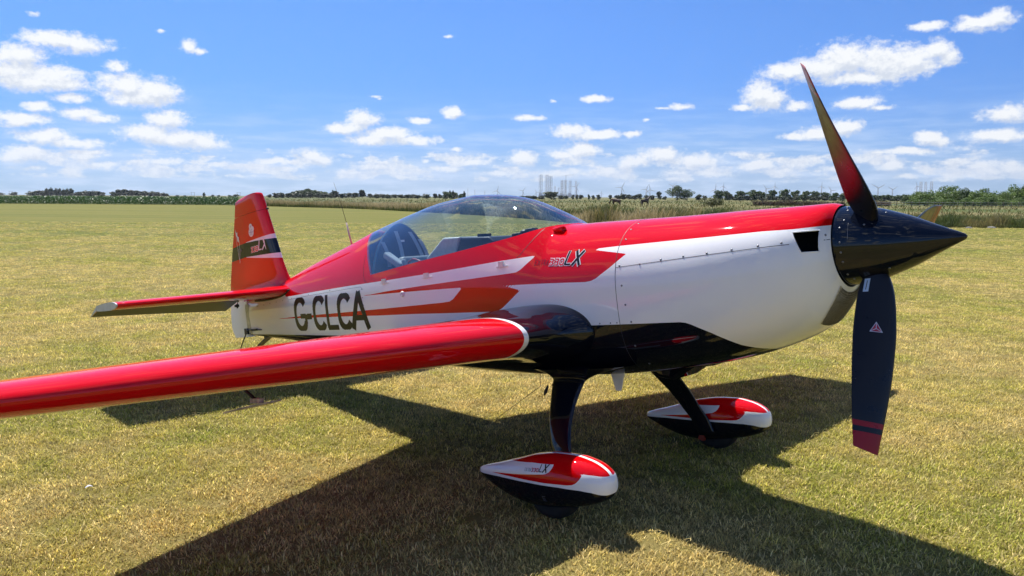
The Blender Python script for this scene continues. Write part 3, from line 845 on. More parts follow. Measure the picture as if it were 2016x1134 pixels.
big = [np.array([q[0], min(q[1], 1.378)]) for q in grown(.019)]
kill = [f for f in bm.faces if all(in_poly(np.array([v.co.x]), np.array([v.co.z]), big)[0] for v in f.verts)]
bmesh.ops.delete(bm, geom=kill, context='FACES'); bm.to_mesh(cowl.data); bm.free()
for side in (-1, 1):
    def ring_of(pts, off, n=8):
        o = []
        for a, b_ in zip(pts, pts[1:] + pts[:1]):
            for k in range(n): o.append(skin(*(a + (b_ - a) * k / n), off, side)[0])
        return np.array(o)
    inner = ring_of(ip, .0015); outer = ring_of([np.array([q[0], min(q[1], 1.379)]) for q in grown(.034)], .0013); deep = inner.copy(); deep[:, 1] += -side * .09; deep[:, 0] -= .03
    n = len(inner)
    fr_ = MB(); fr_.add(np.concatenate([inner, outer]), [tuple(f) for f in grid_faces(2, n, True)]); o = fr_.build('inlet_frame', M_white, cowl, True)
    fr_ = MB(); fr_.add(np.concatenate([inner, deep]), [tuple(f) for f in grid_faces(2, n, True)] + [tuple(range(n, 2 * n))]); fr_.build('air_inlet', M_void, cowl)
    o = MB(); o.tube([p for p in inner] + [inner[0]], .0032, 6, False); o.build('inlet_lip', M_white, cowl, True)
# chin screen: woven wire over the lower intake
M_wire = plain('screen_wire', (.16, .145, .11), .5, .3)
def chin(u, v_, off=0.0):
    # u: across (phi), v: from the spinner down
    x = 1.338 - .115 * v_; phi = math.pi - (.62 - .25 * v_) + u * (1.24 - .5 * v_)
    p = oml(np.array(x), np.array(phi)); e = 1e-3
    n = np.cross(oml(np.array(x), np.array(phi + e)) - p, oml(np.array(x - e), np.array(phi)) - p); n /= np.linalg.norm(n)
    if n[2] > 0: n = -n
    return p + n * off
V = np.array([[chin(i / 23, j / 13, .002) for j in range(14)] for i in range(24)])
obj('lower_intake', mesh_np('lower_intake', V.reshape(-1, 3), grid_faces(24, 14)), plain('intake_brown', (.70, .63, .45), .6, var=.3, vscale=90), cowl)
wb = MB()
for k in range(-13, 27):
    for sg in (1, -1):
        pts = []
        for j in range(14):
            u = k / 26 + sg * (j / 13 - .5) * .5 + .25 * 0
            if 0 <= u <= 1: pts.append(chin(u, j / 13, .0035))
        if len(pts) > 2: wb.tube(pts, .0011, 4, False)
wb.build('intake_screen', M_wire, cowl, True)

# spinner
SX0, SX1, SR, SZ = 1.352, 1.883, .2, 1.2655
SPR = [(0, .197), (.1, .191), (.24, .178), (.33, .166), (.43, .147), (.57, .118), (.76, .069), (.88, .0385), (.95, .0215), (.985, .0115), (1.0, .0004)]
def spin_r(t): return float(interp(t, SPR, 1))
prof = [(max(spin_r(t), .0003), SX0 + (SX1 - SX0) * t) for t in 1 - (1 - np.linspace(0, 1, 56)) ** 1.4]
b = MB(); b.lathe([(.18, SX0 - .02), (.195, SX0 - .012)] + prof, (0, 0, SZ), 'x', 96, True)
b.v = [(x, y, z + .007 - .036 * (x - 1.35)) for x, y, z in b.v]
spinner = b.build('spinner', M_navy, plane, True); fixnorm(spinner)
def spin_pt(t, a, off=0.0):
    e = 1e-3; r = spin_r(t); r2 = spin_r(t + e)
    nx, nr = -(r2 - r), (SX1 - SX0) * e; L = math.hypot(nx, nr)
    return np.array([SX0 + (SX1 - SX0) * t + off * nx / L, (r + off * nr / L) * math.sin(a), SZ + .007 - .036 * (SX1 - SX0) * t + (r + off * nr / L) * math.cos(a)]), np.array([nx / L, nr / L * math.sin(a), nr / L * math.cos(a)])
PH = -.669
for k in range(3):
    for da, t in ((-.42, .06), (-.2, .09), (.42, .06), (.2, .09), (-.33, .26), (.30, .40), (.8, .06), (1.05, .06), (1.3, .06)):
        put_screw(*spin_pt(t, PH - k * 2 * math.pi / 3 + da), spinner, .9)
b = MB(); ringp = [spin_pt(.13, a, .0006)[0] for a in np.linspace(PH - .75, PH - .28, 14)]
b.tube(ringp, .0012, 4); b.build('panel_joint', M_steel, spinner, True)

# propeller blades: twisted, stopped in coarse pitch
XP = 1.4898
BL = [(.13, .075, .072, 62), (.16, .108, .066, 66), (.2, .138, .055, 66), (.25, .16, .045, 65), (.35, .183, .032, 57.5), (.5, .2, .023, 47.5), (.6, .2, .019, 42.5), (.7, .194, .016, 38), (.8, .182, .0135, 34), (.9, .162, .011, 31), (.97, .143, .009, 29.5), (1.0, .135, .006, 29)]
M_blade = None
def blade_material():
    m, t, b = new_mat('propeller_blade_paint')
    r = t.attr('span')
    red1 = t.math('MULTIPLY', t.math('GREATER_THAN', r, .868), t.math('LESS_THAN', r, .893))
    red2 = t.math('GREATER_THAN', r, .918)
    f = t.math('MAXIMUM', red1, red2)
    c = t.mix(f, (.0045, .0055, .010), (.27, .004, .010))
    t.put(b.inputs['Base Color'], c)
    tc = t.node('ShaderNodeTexCoord').outputs['Object']
    t.put(b.inputs['Roughness'], t.mrange(t.noise(tc, 12, 5), .3, .7, .26, .38))
    b.inputs['Specular IOR Level'].default_value = .35
    return m
M_blade = blade_material()
def blade(a):
    e = np.array([0, math.sin(a), math.cos(a)]); tg = np.array([0, math.cos(a), -math.sin(a)]); ex = np.array([1., 0, 0])
    ns, na = 44, 36
    q = np.linspace(0, 2 * math.pi, na, endpoint=False)
    V, S = [], []
    rs = np.concatenate([np.linspace(.13, .3, 14), np.linspace(.32, .94, 24), np.linspace(.955, 1.0, 6)])
    for r in rs:
        c, th, be = [float(interp(r, BL, k)) for k in (1, 2, 3)]
        be = R(be)
        LE = -tg * math.cos(be) + ex * math.sin(be); n = ex * math.cos(be) + tg * math.sin(be)
        # section: rounded nose at +u (leading edge), thin tail at -u
        u = .5 * np.cos(q); v = np.where(np.sin(q) > 0, .72, .28) * np.sin(q) * (.55 + .45 * np.cos(q) * .9 + .25) * th
        if r < .2:
            k_ = (r - .13) / .07; v = v * k_ + (1 - k_) * .5 * th * np.sin(q)
        sweep = -.03 * ((r - .3) / .7) ** 2 * (1 if r > .3 else 0)
        for uu_, vv_ in zip(u, v):
            cut = .012 * uu_ / .5 if r > .94 else 0.0           # tip cut a little aslant
            rr_ = r + cut * (r - .94) / .06 if r > .94 else r
            V.append(np.array([XP, 0, SZ]) + e * rr_ + LE * (uu_ * c + sweep) + n * vv_); S.append(rr_)
    F = [tuple(f) for f in grid_faces(len(rs), na, True)]
    F.append(tuple(range(na))); F.append(tuple(range(len(V) - na, len(V))))
    me = mesh_np('propeller_blade', np.array(V), F)
    fattr(me, 'span', S)
    o = obj('propeller_blade', me, M_blade, plane)
    return autosmooth(fixnorm(o), 40), e, tg
blades = [blade(PH - k * 2 * math.pi / 3) for k in range(3)]
def on_blade(k, r, u):
    """point on the forward face of blade k"""
    o, e, tg = blades[k]; ex = np.array([1., 0, 0])
    c, th, be = [float(interp(r, BL, q)) for q in (1, 2, 3)]; be = R(be)
    LE = -tg * math.cos(be) + ex * math.sin(be); n = ex * math.cos(be) + tg * math.sin(be)
    sweep = -.03 * ((r - .3) / .7) ** 2 * (1 if r > .3 else 0)
    uu_ = (u - sweep) / c; cq = min(1, max(-1, uu_ / .5)); sq = math.sqrt(1 - cq * cq)
    v = .72 * sq * (.55 + .45 * cq * .9 + .25) * th
    return np.array([XP, 0, SZ]) + e * r + LE * u + n * (v + .0012)
def blade_poly(name, k, pts, mat, lift=0.0):
    """flat sticker following the blade; pts in (r,u)"""
    b = MB(); P = np.array(pts, float); c = P.mean(0); V = [on_blade(k, *c)]
    ringn = []
    for a, d in zip(P, np.roll(P, -1, 0)):
        for j in range(5): ringn.append(a + (d - a) * j / 5)
    n0 = np.cross(on_blade(k, c[0] + .01, c[1]) - V[0], on_blade(k, c[0], c[1] + .01) - V[0]); n0 /= np.linalg.norm(n0)
    if n0[0] < 0: n0 = -n0
    V += [on_blade(k, *q) for q in ringn]; V = [v + n0 * lift for v in V]; n = len(ringn)
    b.add(V, [(0, 1 + i, 1 + (i + 1) % n) for i in range(n)])
    return b.build(name, mat, blades[k][0])
for k in range(3):
    # triangular badge with three spokes, silver edge
    r0 = .425; S_ = .048
    tri_ = [(r0 - S_ * .62, 0), (r0 + S_ * .42, -S_ * .62), (r0 + S_ * .42, S_ * .62)]
    blade_poly('badge', k, tri_, plain('badge_silver', (.6, .6, .62), .3, .6) if k == 0 else bpy.data.materials['badge_silver'], .0003)
    cen_ = np.mean(np.array(tri_), 0)
    for i in range(3):
        A, B_ = np.array(tri_[i]), np.array(tri_[(i + 1) % 3])
        q = [cen_ + (A - cen_) * .84 + (B_ - A) * .05, cen_ + (B_ - cen_) * .84 + (A - B_) * .05, cen_ + ((A + B_) / 2 - cen_) * .12]
        blade_poly('badge_segment', k, [tuple(x) for x in q], plain('badge_red', (.35, .008, .03), .3, coat=.5) if (k == 0 and i == 0) else bpy.data.materials['badge_red'], .0009)
    blade_poly('maker_plate', k, [(.185, -.052), (.185, -.028), (.25, -.036), (.25, -.06)], plain('plate_pale_blue', (.42, .55, .72), .3) if k == 0 else bpy.data.materials['plate_pale_blue'], .001)
    blade_poly('plate_print', k, [(.195, -.042), (.195, -.039), (.24, -.046), (.24, -.049)], M_decal_black, .0016)

# wings
def wing_material():
    m, t, b = new_mat('wing_paint')
    s = t.attr('span')
    c = t.mix(t.math('GREATER_THAN', s, .832), NAVY, WHITE)
    c = t.mix(t.math('GREATER_THAN', s, .868), c, RED)
    t.put(b.inputs['Base Color'], c)
    tc = t.node('ShaderNodeTexCoord').outputs['Object']
    t.put(b.inputs['Roughness'], t.mrange(t.noise(tc, 9, 6, .65), .3, .75, .35, .5)); b.inputs['IOR'].default_value = 1.0
    t.put(b.inputs['Coat Weight'], t.mrange(s, .867, .869, .95, .8)); b.inputs['Coat Roughness'].default_value = .03
    bn = t.node('ShaderNodeBump'); bn.inputs['Strength'].default_value = .02; bn.inputs['Distance'].default_value = .01
    t.put(bn.inputs['Height'], t.noise(tc, 6, 2)); t.put(b.inputs['Coat Normal'], bn.outputs[0])
    return m
M_wing = wing_material()
AF = airfoil(48)
def af_between(x0, x1, n=30):
    """open part of the section between two chord fractions, closed as a loop"""
    b = np.linspace(0, 1, n)
    xc = x0 + (x1 - x0) * (1 - np.cos(b * math.pi / 2) if x0 == 0 else b)
    yt = section_half(xc)
    top = np.stack([xc[::-1], yt[::-1]], -1); bot = np.stack([xc, -yt], -1)
    return np.concatenate([top, bot[1:] if x0 == 0 else bot])
def wing_piece(name, side, ys, loop, parent, mat):
    P = np.stack([wing_pt(np.full(len(loop), y), loop[:, 0], loop[:, 1]) for y in ys])
    P[..., 1] *= side
    nv = len(loop)
    F = [tuple(f) for f in grid_faces(len(ys), nv, True)] + [tuple(range(nv)), tuple(range((len(ys) - 1) * nv, len(ys) * nv))]
    me = mesh_np(name, P.reshape(-1, 3), F)
    fattr(me, 'span', np.abs(P[..., 1]).ravel())
    return autosmooth(fixnorm(obj(name, me, mat, parent)), 38)
ys_root = np.concatenate([np.linspace(.36, .82, 24), [.832, .85, .868, .9]])
for side in (-1, 1):
    w_ = wing_piece('wing', side, np.concatenate([ys_root, np.linspace(1.0, 3.58, 50), [3.61, 3.64]]), af_between(0, .735, 44), plane, M_wing)
    wing_piece('wing_root_trailing_edge', side, ys_root, af_between(.7351, 1.0, 12), w_, M_wing)
    ail = wing_piece('aileron', side, np.linspace(.906, 3.60, 40), af_between(.742, 1.0, 12), w_, M_wing)
    # balance spade under the aileron
    ym = side * 1.94
    b = MB(); b.tube([(-1.34, ym + .0, .93), (-1.2, ym, .865), (-1.09, ym, .815)], [.012, .010, .009], 8)
    st = b.build('spade_arm', M_black, w_, True)
    b = MB(); b.prism([(-1.17, ym - .15, .765), (-1.05, ym - .13, .785), (-.99, ym + .05, .795), (-.99, ym + .09, .795), (-1.15, ym + .13, .77)], (0, 0, .008))
    b.box((-1.08, ym, .81), (.05, .014, .012))
    sp = b.build('spade_plate', plain('spade_alloy', (.48, .44, .36), .5, .0, var=.35, vscale=25) if side < 0 else bpy.data.materials['spade_alloy'], st)

# tail surfaces
M_hs = M_red
def hs_loft(name, side, ys, f, mat, parent, attrs=None):
    rows = [f(y) for y in ys]; nv = len(rows[0]); P = np.stack(rows); P[..., 1] *= side
    F = [tuple(q) for q in grid_faces(len(ys), nv, True)] + [tuple(range(nv)), tuple(range((len(ys) - 1) * nv, len(ys) * nv))]
    me = mesh_np(name, P.reshape(-1, 3), F)
    return autosmooth(fixnorm(obj(name, me, mat, parent)), 40)
def hs_row(y):
    le, hx = float(interp(y, HS, 1)), float(interp(y, HS, 2)); c = le - hx
    th = .105 + .03 * max(0, (.3 - y) / .3) - .035 * min(1, y / 1.6)
    lp = af_between(0, .62, 26); lp = lp * np.array([1 / .62, th])
    return np.stack([le - c * lp[:, 0], np.full(len(lp), y), HSZ + lp[:, 1] / 1.0 * .95], -1)
DROOP = R(21)
def el_row(y):
    hx = float(interp(y, HS, 2)) - .008; te = float(interp(y, ELEV_TE, 1)); c = hx - te
    th = .105 + .03 * max(0, (.3 - y) / .3) - .035 * min(1, y / 1.6)
    lp = af_between(.64, 1.0, 14); u = (lp[:, 0] - .64) / .36; z = lp[:, 1] * th * .9
    dx, dz = -u * c, z
    return np.stack([hx + dx * math.cos(DROOP) + dz * math.sin(DROOP), np.full(len(lp), y), HSZ + dz * math.cos(DROOP) + dx * math.sin(DROOP)], -1)
M_elev = plain('elevator_shade_black', (.02, .018, .016), .5, coat=.2, var=.4, vscale=14)
def elevator_material():
    m, t, b = new_mat('elevator_paint_shaded')
    g_ = t.node('ShaderNodeNewGeometry'); tcn = t.node('ShaderNodeTexCoord')
    z = t.node('ShaderNodeSeparateXYZ'); t.l.new(tcn.outputs['Normal'], z.inputs[0])
    c = t.mix(t.math('GREATER_THAN', z.outputs[2], 0.0), (.018, .016, .014), RED)  # red above; shade of the underside put into the colour as near-black
    t.put(b.inputs['Base Color'], c); b.inputs['Roughness'].default_value = .45; b.inputs['Coat Weight'].default_value = .1
    return m
M_elev = elevator_material()
for side in (-1, 1):
    h_ = hs_loft('tailplane', side, np.concatenate([np.linspace(.0, .3, 8), np.linspace(.4, 1.55, 16), [1.58, 1.6]]), hs_row, M_red, plane)
    e_ = hs_loft('elevator', side, np.concatenate([np.linspace(.14, .3, 4), np.linspace(.4, 1.6, 16)]), el_row, M_elev, plane)
    # grey tip plates
    rw = hs_row(1.6); rw[:, 1] = side * 1.602; P2 = rw.copy(); P2[:, 1] = side * 1.612
    b = MB(); b.prism([tuple(p) for p in rw], (0, side * .012, 0)); b.build('tip_plate', M_grey, h_)
    rw = el_row(1.6); rw[:, 1] = side * 1.602
    b = MB(); b.prism([tuple(p) for p in rw], (0, side * .010, 0)); b.build('tip_plate', M_grey, e_)
    b = MB(); b.tube([(-4.58, side * .155, 1.44), (-4.62, side * .16, 1.39), (-4.60, side * .165, 1.365)], [.012, .012, .009], 8); b.box((-4.62, side * .16, 1.385), (.03, .01, .012)); b.build('elevator_horn', M_black, e_)
    b = MB()   # rubber seal where the tailplane meets the hull
    pts = []
    for k in range(26):
        xq = -3.62 - k * .033
        le, hx = -3.66, -4.585
        t_q = min(max((le - xq) / (le - hx), 0), 1); lp = 5 * (.2969 * math.sqrt(t_q * .62) - .126 * t_q * .62 - .3516 * (t_q * .62)**2 + .2843 * (t_q * .62)**3 - .1036 * (t_q * .62)**4)
        z = HSZ - lp * .125 * .95 - .006
        yy = float(y_at(np.array(xq), np.array(z)))
        pts.append((xq, side * (yy + .002), z))
    b.tube(pts, .009, 6); b.build('root_seal', M_black, h_, True)

# fin and rudder
FIN_BLACK = [(-5.2, 1.979), (-4.893, 1.979), (-4.548, 1.998), (-4.3, 1.992), (-3.997, 1.981), (-3.7, 1.975), (-3.7, 1.83), (-3.952, 1.837), (-4.56, 1.857), (-4.925, 1.841), (-5.2, 1.83)]
FIN_WHITE = [(-4.548, 2.0), (-4.3, 2.013), (-4.007, 2.028), (-3.7, 2.04), (-3.7, 1.76), (-3.92, 1.783), (-4.25, 1.817), (-4.562, 1.852)]
def fin_rows(zs_, x0f, x1f, lo, hi, thk):
    rows = []
    for z in zs_:
        a, b_ = x0f(z), x1f(z)
        lp = af_between(lo, hi, 22)
        u = (lp[:, 0] - lo) / (hi - lo)
        rows.append(np.stack([a + (b_ - a) * u, lp[:, 1] * thk(z), np.full(len(lp), z)], -1))
    return rows
f_le = lambda z: float(interp(z, FIN_LE, 1)); f_h = lambda z: float(interp(z, HINGE_X, 1)); f_te = lambda z: float(interp(z, RUD_TE, 1))
thk = lambda z: .10 - .02 * (z - 1.4) + .10 * max(0, (1.62 - z) / .2) ** 2
def loft_rows(name, rows, mat, parent):
    P = np.stack(rows); nv = P.shape[1]
    F = [tuple(q) for q in grid_faces(len(rows), nv, True)] + [tuple(range(nv)), tuple(range((len(rows) - 1) * nv, len(rows) * nv))]
    me = mesh_np(name, P.reshape(-1, 3), F)
    n = len(me.vertices); co = P.reshape(-1, 3)
    fattr(me, 'sd_black', sdf(co[:, 0], co[:, 2], FIN_BLACK)); fattr(me, 'sd_white', np.maximum(sdf(co[:, 0], co[:, 2], FIN_WHITE), -9))
    return autosmooth(fixnorm(obj(name, me, mat, parent)), 40)
M_fin = paint('fin_livery', [('sd_white', WHITE), ('sd_black', NAVY)], RED)
fin = loft_rows('fin', fin_rows(np.concatenate([np.linspace(1.42, 1.7, 10), np.linspace(1.72, 2.272, 60)]), f_le, lambda z: f_h(z) + .0015, 0, .6, thk), M_fin, plane)
M_rud = paint('rudder_livery', [('sd_white', WHITE), ('sd_black', NAVY)], RED)
zr = np.linspace(1.44, 2.272, 70)
rud = loft_rows('rudder', fin_rows(zr, lambda z: f_h(z) - .0015, f_te, .62, 1.0, thk), M_rud, plane)
zh = np.concatenate([np.linspace(2.2755, 2.42, 8), [2.44, 2.455]])
def horn_te(z): return f_te(min(z, 2.433)) + max(0, z - 2.433) * 8
horn = fin_rows(zh, lambda z: f_le(z) + max(0, z - 2.44) * -2.0, horn_te, 0, 1.0, thk)
loft_rows('balance_horn', horn, M_rud, rud)
zl = np.linspace(1.062, 1.438, 12)
lr = fin_rows(zl, lambda z: f_h(z) - .006, lambda z: f_te(z), .62, 1.0, lambda z: .1)
P = np.stack(lr); nv = P.shape[1]
me = mesh_np('lower_rudder', P.reshape(-1, 3), [tuple(q) for q in grid_faces(len(lr), nv, True)] + [tuple(range(nv)), tuple(range((len(lr) - 1) * nv, len(lr) * nv))])
autosmooth(fixnorm(obj('lower_rudder', me, M_white, rud)), 40)
# stern post plates, control cable, tail light bracket
b = MB(); b.box((-4.625, -.052, 1.24), (.035, .002, .15)); b.build('stern_panel', plain('stern_alloy', (.42, .42, .38), .35, .5, var=.25, vscale=18), fuselage)
b = MB(); b.tube([(-4.32, -.09, 1.125), (-4.5, -.09, 1.13), (-4.64, -.075, 1.135)], .006, 6); b.box((-4.46, -.088, 1.13), (.05, .008, .01)); b.build('rudder_cable', M_black, fuselage)
b = MB(); b.tube([(-4.125, 0, 2.278), (-4.10, 0, 2.276)], .01, 8); b.build('fin_light', M_black, fin)

# tail spring and wheel
M_spring = plain('spring_black', (.015, .015, .016), .4, var=.3)
ts = MB()
V = [];
for k in range(12):
    t = k / 11; x = -4.25 - .62 * t; z = 1.07 - .26 * t ** 1.25; w_ = .028 - .010 * t; h_ = .011
    V += [(x, -w_, z - h_), (x, w_, z - h_), (x, w_, z + h_), (x, -w_, z + h_)]
F = [tuple(q) for q in grid_faces(12, 4, True)] + [(0, 1, 2, 3), (44, 45, 46, 47)]
ts.add(V, F); ts.box((-4.28, 0, 1.06), (.09, .045, .02)); ts = ts.build('tail_spring', M_spring, plane)
b = MB(); b.tube([(-4.68, -.05, 1.12), (-4.80, -.06, .99), (-4.92, -.055, .86)], .006, 6); b.box((-4.67, -.05, 1.12), (.03, .02, .03)); b.box((-4.86, -.058, .92), (.03, .011, .014), Matrix.Rotation(.8, 3, 'Y')); b.build('steering_link', M_black, ts)
tz = (.0 - (-5.03) * -math.sin(TH)) # ground under the tail in body axes
def ground_z(x): return -x * math.tan(TH)
gz = ground_z(-4.93)
b = MB(); b.lathe([(.035, -.028), (.062, -.026), (.068, -.014), (.069, 0), (.068, .014), (.062, .026), (.035, .028)], (-4.93, 0, gz + .07), 'y', 24); tw = b.build('tail_wheel', M_rubber, plane, True)
b = MB(); b.box((-4.89, -.036, gz + .085), (.05, .004, .02), Matrix.Rotation(-.5, 3, 'Y')); b.box((-4.89, .036, gz + .085), (.05, .004, .02), Matrix.Rotation(-.5, 3, 'Y')); b.box((-4.87, 0, gz + .115), (.03, .04, .008)); b.build('wheel_fork', M_black, tw)

# main gear
LEG = [(-.205, .36, .735, .26, .05), (-.195, .41, .70, .25, .046), (-.18, .46, .655, .235, .042), (-.166, .535, .56, .195, .037), (-.128, .63, .425, .16, .033), (-.09, .678, .315, .142, .03), (-.048, .698, .235, .138, .028), (-.01, .705, .135, .128, .028)]
M_pant = paint('wheel_fairing_livery', [('sd_red', RED), ('sd_black', NAVY)], WHITE)
PANT_RED = [[(-0.291, 0.302), (-0.2, 0.40), (0.42, 0.40), (0.42, .30), (0.378, 0.258), (0.365, 0.261), (0.327, 0.27), (0.229, 0.285), (0.268, 0.273), (0.256, 0.253), (0.233, 0.233), (0.212, 0.225), (0.181, 0.222), (0.027, 0.223), (-0.143, 0.228), (-0.43, 0.232), (-0.207, 0.247), (-0.026, 0.262), (0.038, 0.268), (0.062, 0.278), (0.078, 0.293), (0.087, 0.316), (-0.074, 0.315)]]
PANT_BLACK = [(-.7, .212), (-0.516, 0.213), (-0.347, 0.216), (-0.085, 0.213), (0.123, 0.207), (0.254, 0.198), (0.31, 0.188), (0.347, 0.174), (0.37, 0.166), (.5, .16), (.5, -.1), (-.7, -.1)]
for side in (-1, 1):
    tl = np.linspace(0, 1, 40); L = np.array(LEG); s0 = np.linspace(0, 1, len(LEG))
    cols = [interp(tl, list(zip(s0, L[:, k])), 1) for k in range(5)]
    q = np.linspace(0, 2 * math.pi, 24, endpoint=False)
    P = []
    for i in range(40):
        x, y, z, c, th = [cc[i] for cc in cols]
        j0, j1 = max(i - 1, 0), min(i + 1, 39)
        d = np.array([0, cols[1][j1] - cols[1][j0], cols[2][j1] - cols[2][j0]]); d /= np.linalg.norm(d)
        nrm = np.array([0, -d[2], d[1]])
        cs = np.sign(np.cos(q)) * np.abs(np.cos(q)) ** .8
        P.append(np.array([x, y, z]) + np.outer(cs * c / 2, [1, 0, 0]) + np.outer(np.sin(q) * th / 2, nrm))
    P = np.stack(P); P[..., 1] *= side
    me = mesh_np('gear_leg', P.reshape(-1, 3), [tuple(f) for f in grid_faces(40, 24, True)] + [tuple(range(24)), tuple(range(39 * 24, 40 * 24))])
    leg = fixnorm(obj('gear_leg', me, M_navy, plane))
    # flared fairing between belly and leg
    rows = []
    for k in range(14):
        t = k / 13; e2 = (1 - t) ** 2.2
        x0 = -.30 - .20 * e2; x1 = -.065 + .30 * e2; zc = .658 + .09 * (1 - t); yc = .462 - .10 * (1 - t) ** .8
        hw = .026 + .11 * e2
        xc_, hx_ = (x0 + x1) / 2, (x1 - x0) / 2
        cs = np.sign(np.cos(q)) * np.abs(np.cos(q)) ** .75; sn = np.sign(np.sin(q)) * np.abs(np.sin(q)) ** .75
        rows.append(np.stack([xc_ + hx_ * cs, yc + hw * sn, zc - .015 * sn * t + 0 * sn], -1))
    P = np.stack(rows); P[..., 1] *= side
    me = mesh_np('leg_fairing', P.reshape(-1, 3), [tuple(f) for f in grid_faces(14, 24, True)] + [tuple(range(13 * 24, 14 * 24))])
    fixnorm(obj('leg_fairing', me, M_navy, leg))
    G = pant_grid(side); nu, nv = G.shape[:2]
    me = mesh_np('wheel_fairing', G.reshape(-1, 3), [tuple(f) for f in grid_faces(nu, nv, True)] + [tuple(range(nv)), tuple(range((nu - 1) * nv, nu * nv))])
    co = G.reshape(-1, 3)
    fattr(me, 'sd_red', np.minimum(np.maximum.reduce([sdf(co[:, 0], co[:, 2], p) for p in PANT_RED]), np.where(co[:, 2] > .22, np.abs(co[:, 1] - side * .85) - .010, 1))); fattr(me, 'sd_black', sdf(co[:, 0], co[:, 2], PANT_BLACK))
    wf = fixnorm(obj('wheel_fairing', me, M_pant, plane))
    b = MB(); b.lathe([(.06, -.055), (.13, -.06), (.158, -.05), (.166, -.03), (.168, 0), (.166, .03), (.158, .05), (.13, .06), (.06, .055)], (-.005 - .01, side * .85, .168), 'y', 40)
    wh = b.build('main_wheel', M_rubber, plane, True)
    b = MB(); b.lathe([(.0, 0), (.055, 0), (.055, .02), (.04, .03), (0, .03)], (-.015, side * .80 if side > 0 else -.80 - .03, .15), 'y', 20); b.box((-.07, side * .765, .13), (.02, .014, .06), Matrix.Rotation(.35, 3, 'Y')); b.build('brake', plain('brake_red', (.32, .04, .02), .5, var=.3) if side < 0 else bpy.data.materials['brake_red'], wh)
    b = MB(); b.tube([(-.30, side * .50, .655), (-.315, side * .51, .62), (-.32, side * .52, .60)], [.006, .012, .004], 6); b.build('leg_vent', M_black, leg)
# belly: exhaust fairing, white drain fin, wire
b = MB()
prof = [(.62, .74), (.47, .676), (.34, .668), (.20, .592), (.10, .61), (-.05, .70)]
b.prism([(x, .06, z) for x, z in prof], (0, .27, 0)); ex = b.build('exhaust_fairing', M_navy, cowl)
bv = ex.modifiers.new('b', 'BEVEL'); bv.width = .025; bv.segments = 4; autosmooth(ex, 45)
b = MB(); b.prism([(.04, -.20, .69), (-.06, -.20, .69), (-.055, -.20, .665), (-.035, -.20, .575), (.0, -.20, .575), (.038, -.20, .672)], (0, .01, 0)); b.build('drain_fin', M_white, fuselage)
b = MB(); b.tube([(-.79, -.02, .70), (-.805, -.02, .57)], .002, 5); b.tube([(-.805, -.02, .57), (-1.57, .27, .27)], .002, 5); b.build('static_wire', M_black, fuselage)
# whip aerial on the spine
b = MB(); b.tube([(-2.805, 0, 1.765), (-2.83, 0, 1.86), (-2.85, 0, 1.965)], [.008, .007, .006], 8); an = b.build('aerial_base', plain('aerial_pink_grey', (.55, .42, .42), .5), fuselage, True)
b = MB(); b.tube([(-2.85, 0, 1.965), (-2.9, 0, 2.14), (-2.97, 0, 2.33)], [.0022, .002, .0016], 6); b.build('aerial_whip', M_black, an, True)

# ------------------------------------------------------------------ lettering on the skin
def arc(cx, cz, rx, rz, a0, a1, n=16):
    return [(cx + rx * math.cos(R(a0 + (a1 - a0) * k / n)), cz + rz * math.sin(R(a0 + (a1 - a0) * k / n))) for k in range(n + 1)]
def sarc(cx, cz, rx, rz, a0, a1, n=20, p=2.6):
    o = []
    for k in range(n + 1):
        a = R(a0 + (a1 - a0) * k / n); c, s_ = math.cos(a), math.sin(a)
        o.append((cx + rx * math.copysign(abs(c) ** (2 / p), c), cz + rz * math.copysign(abs(s_) ** (2 / p), s_)))
    return o
GLYPH = {   # strokes in a unit box (0..1)
    'G': [sarc(.5, .5, .42, .44, 38, 300, 26) , [(.92, .47), (.92, .22)], [(.50, .44), (.92, .44)], sarc(.5, .5, .42, .44, 300, 330, 4) + [(.92, .25)]],
    'C': [sarc(.5, .5, .42, .44, 40, 320, 28)],
    'L': [[(.12, 1.0), (.12, .06)], [(.06, .06), (.95, .06)]],
    'A': [[(.02, 0), (.5, 1.0)], [(.98, 0), (.5, 1.0)], [(.22, .30), (.78, .30)]],
    '-': [[(.0, .42), (1.0, .42)]],
    'X': [[(.0, 0), (1, 1)], [(0, 1), (1, 0)]],
    'T': [[(.5, 0), (.5, 1)], [(0, .96), (1, .96)]],
    'R': [[(.08, 0), (.08, 1)], [(.08, .95), (.6, .95), (.85, .78), (.6, .52), (.08, .52)], [(.5, .5), (.95, 0)]],
    'E': [[(.1, 0), (.1, 1)], [(.1, .95), (.9, .95)], [(.1, .5), (.8, .5)], [(.1, .05), (.9, .05)]],
    '3': [[(.05, .92), (.7, .92), (.9, .75), (.65, .52), (.3, .52)], [(.65, .52), (.92, .3), (.7, .08), (.05, .08)]],
    '0': [sarc(.5, .5, .42, .42, 0, 360, 24)],
}
def stroke_tris(strokes, w, h, tx, tz, shear=0.0):
    """thick polylines -> (quads of 2d points); glyph box w x h, stroke widths tx (upright) and tz (level)"""
    Q = []
    for st in strokes:
        P = np.array(st, float) * np.array([w, h])
        for a, b in zip(P[:-1], P[1:]):
            n = max(1, int(np.linalg.norm(b - a) / .02))
            for k in range(n):
                Q.append((a + (b - a) * k / n, a + (b - a) * (k + 1) / n))
    out = []
    for a, b in Q:
        d = b - a; L = np.linalg.norm(d) + 1e-9; d = d / L
        t = (tx * abs(d[1]) + tz * abs(d[0])) / 2
        nn = np.array([-d[1], d[0]]) * t; ex_ = d * t * .18
        q = [a - ex_ + nn, b + ex_ + nn, b + ex_ - nn, a - ex_ - nn]
        out.append([(p[0] + shear * p[1], p[1]) for p in q])
    return out
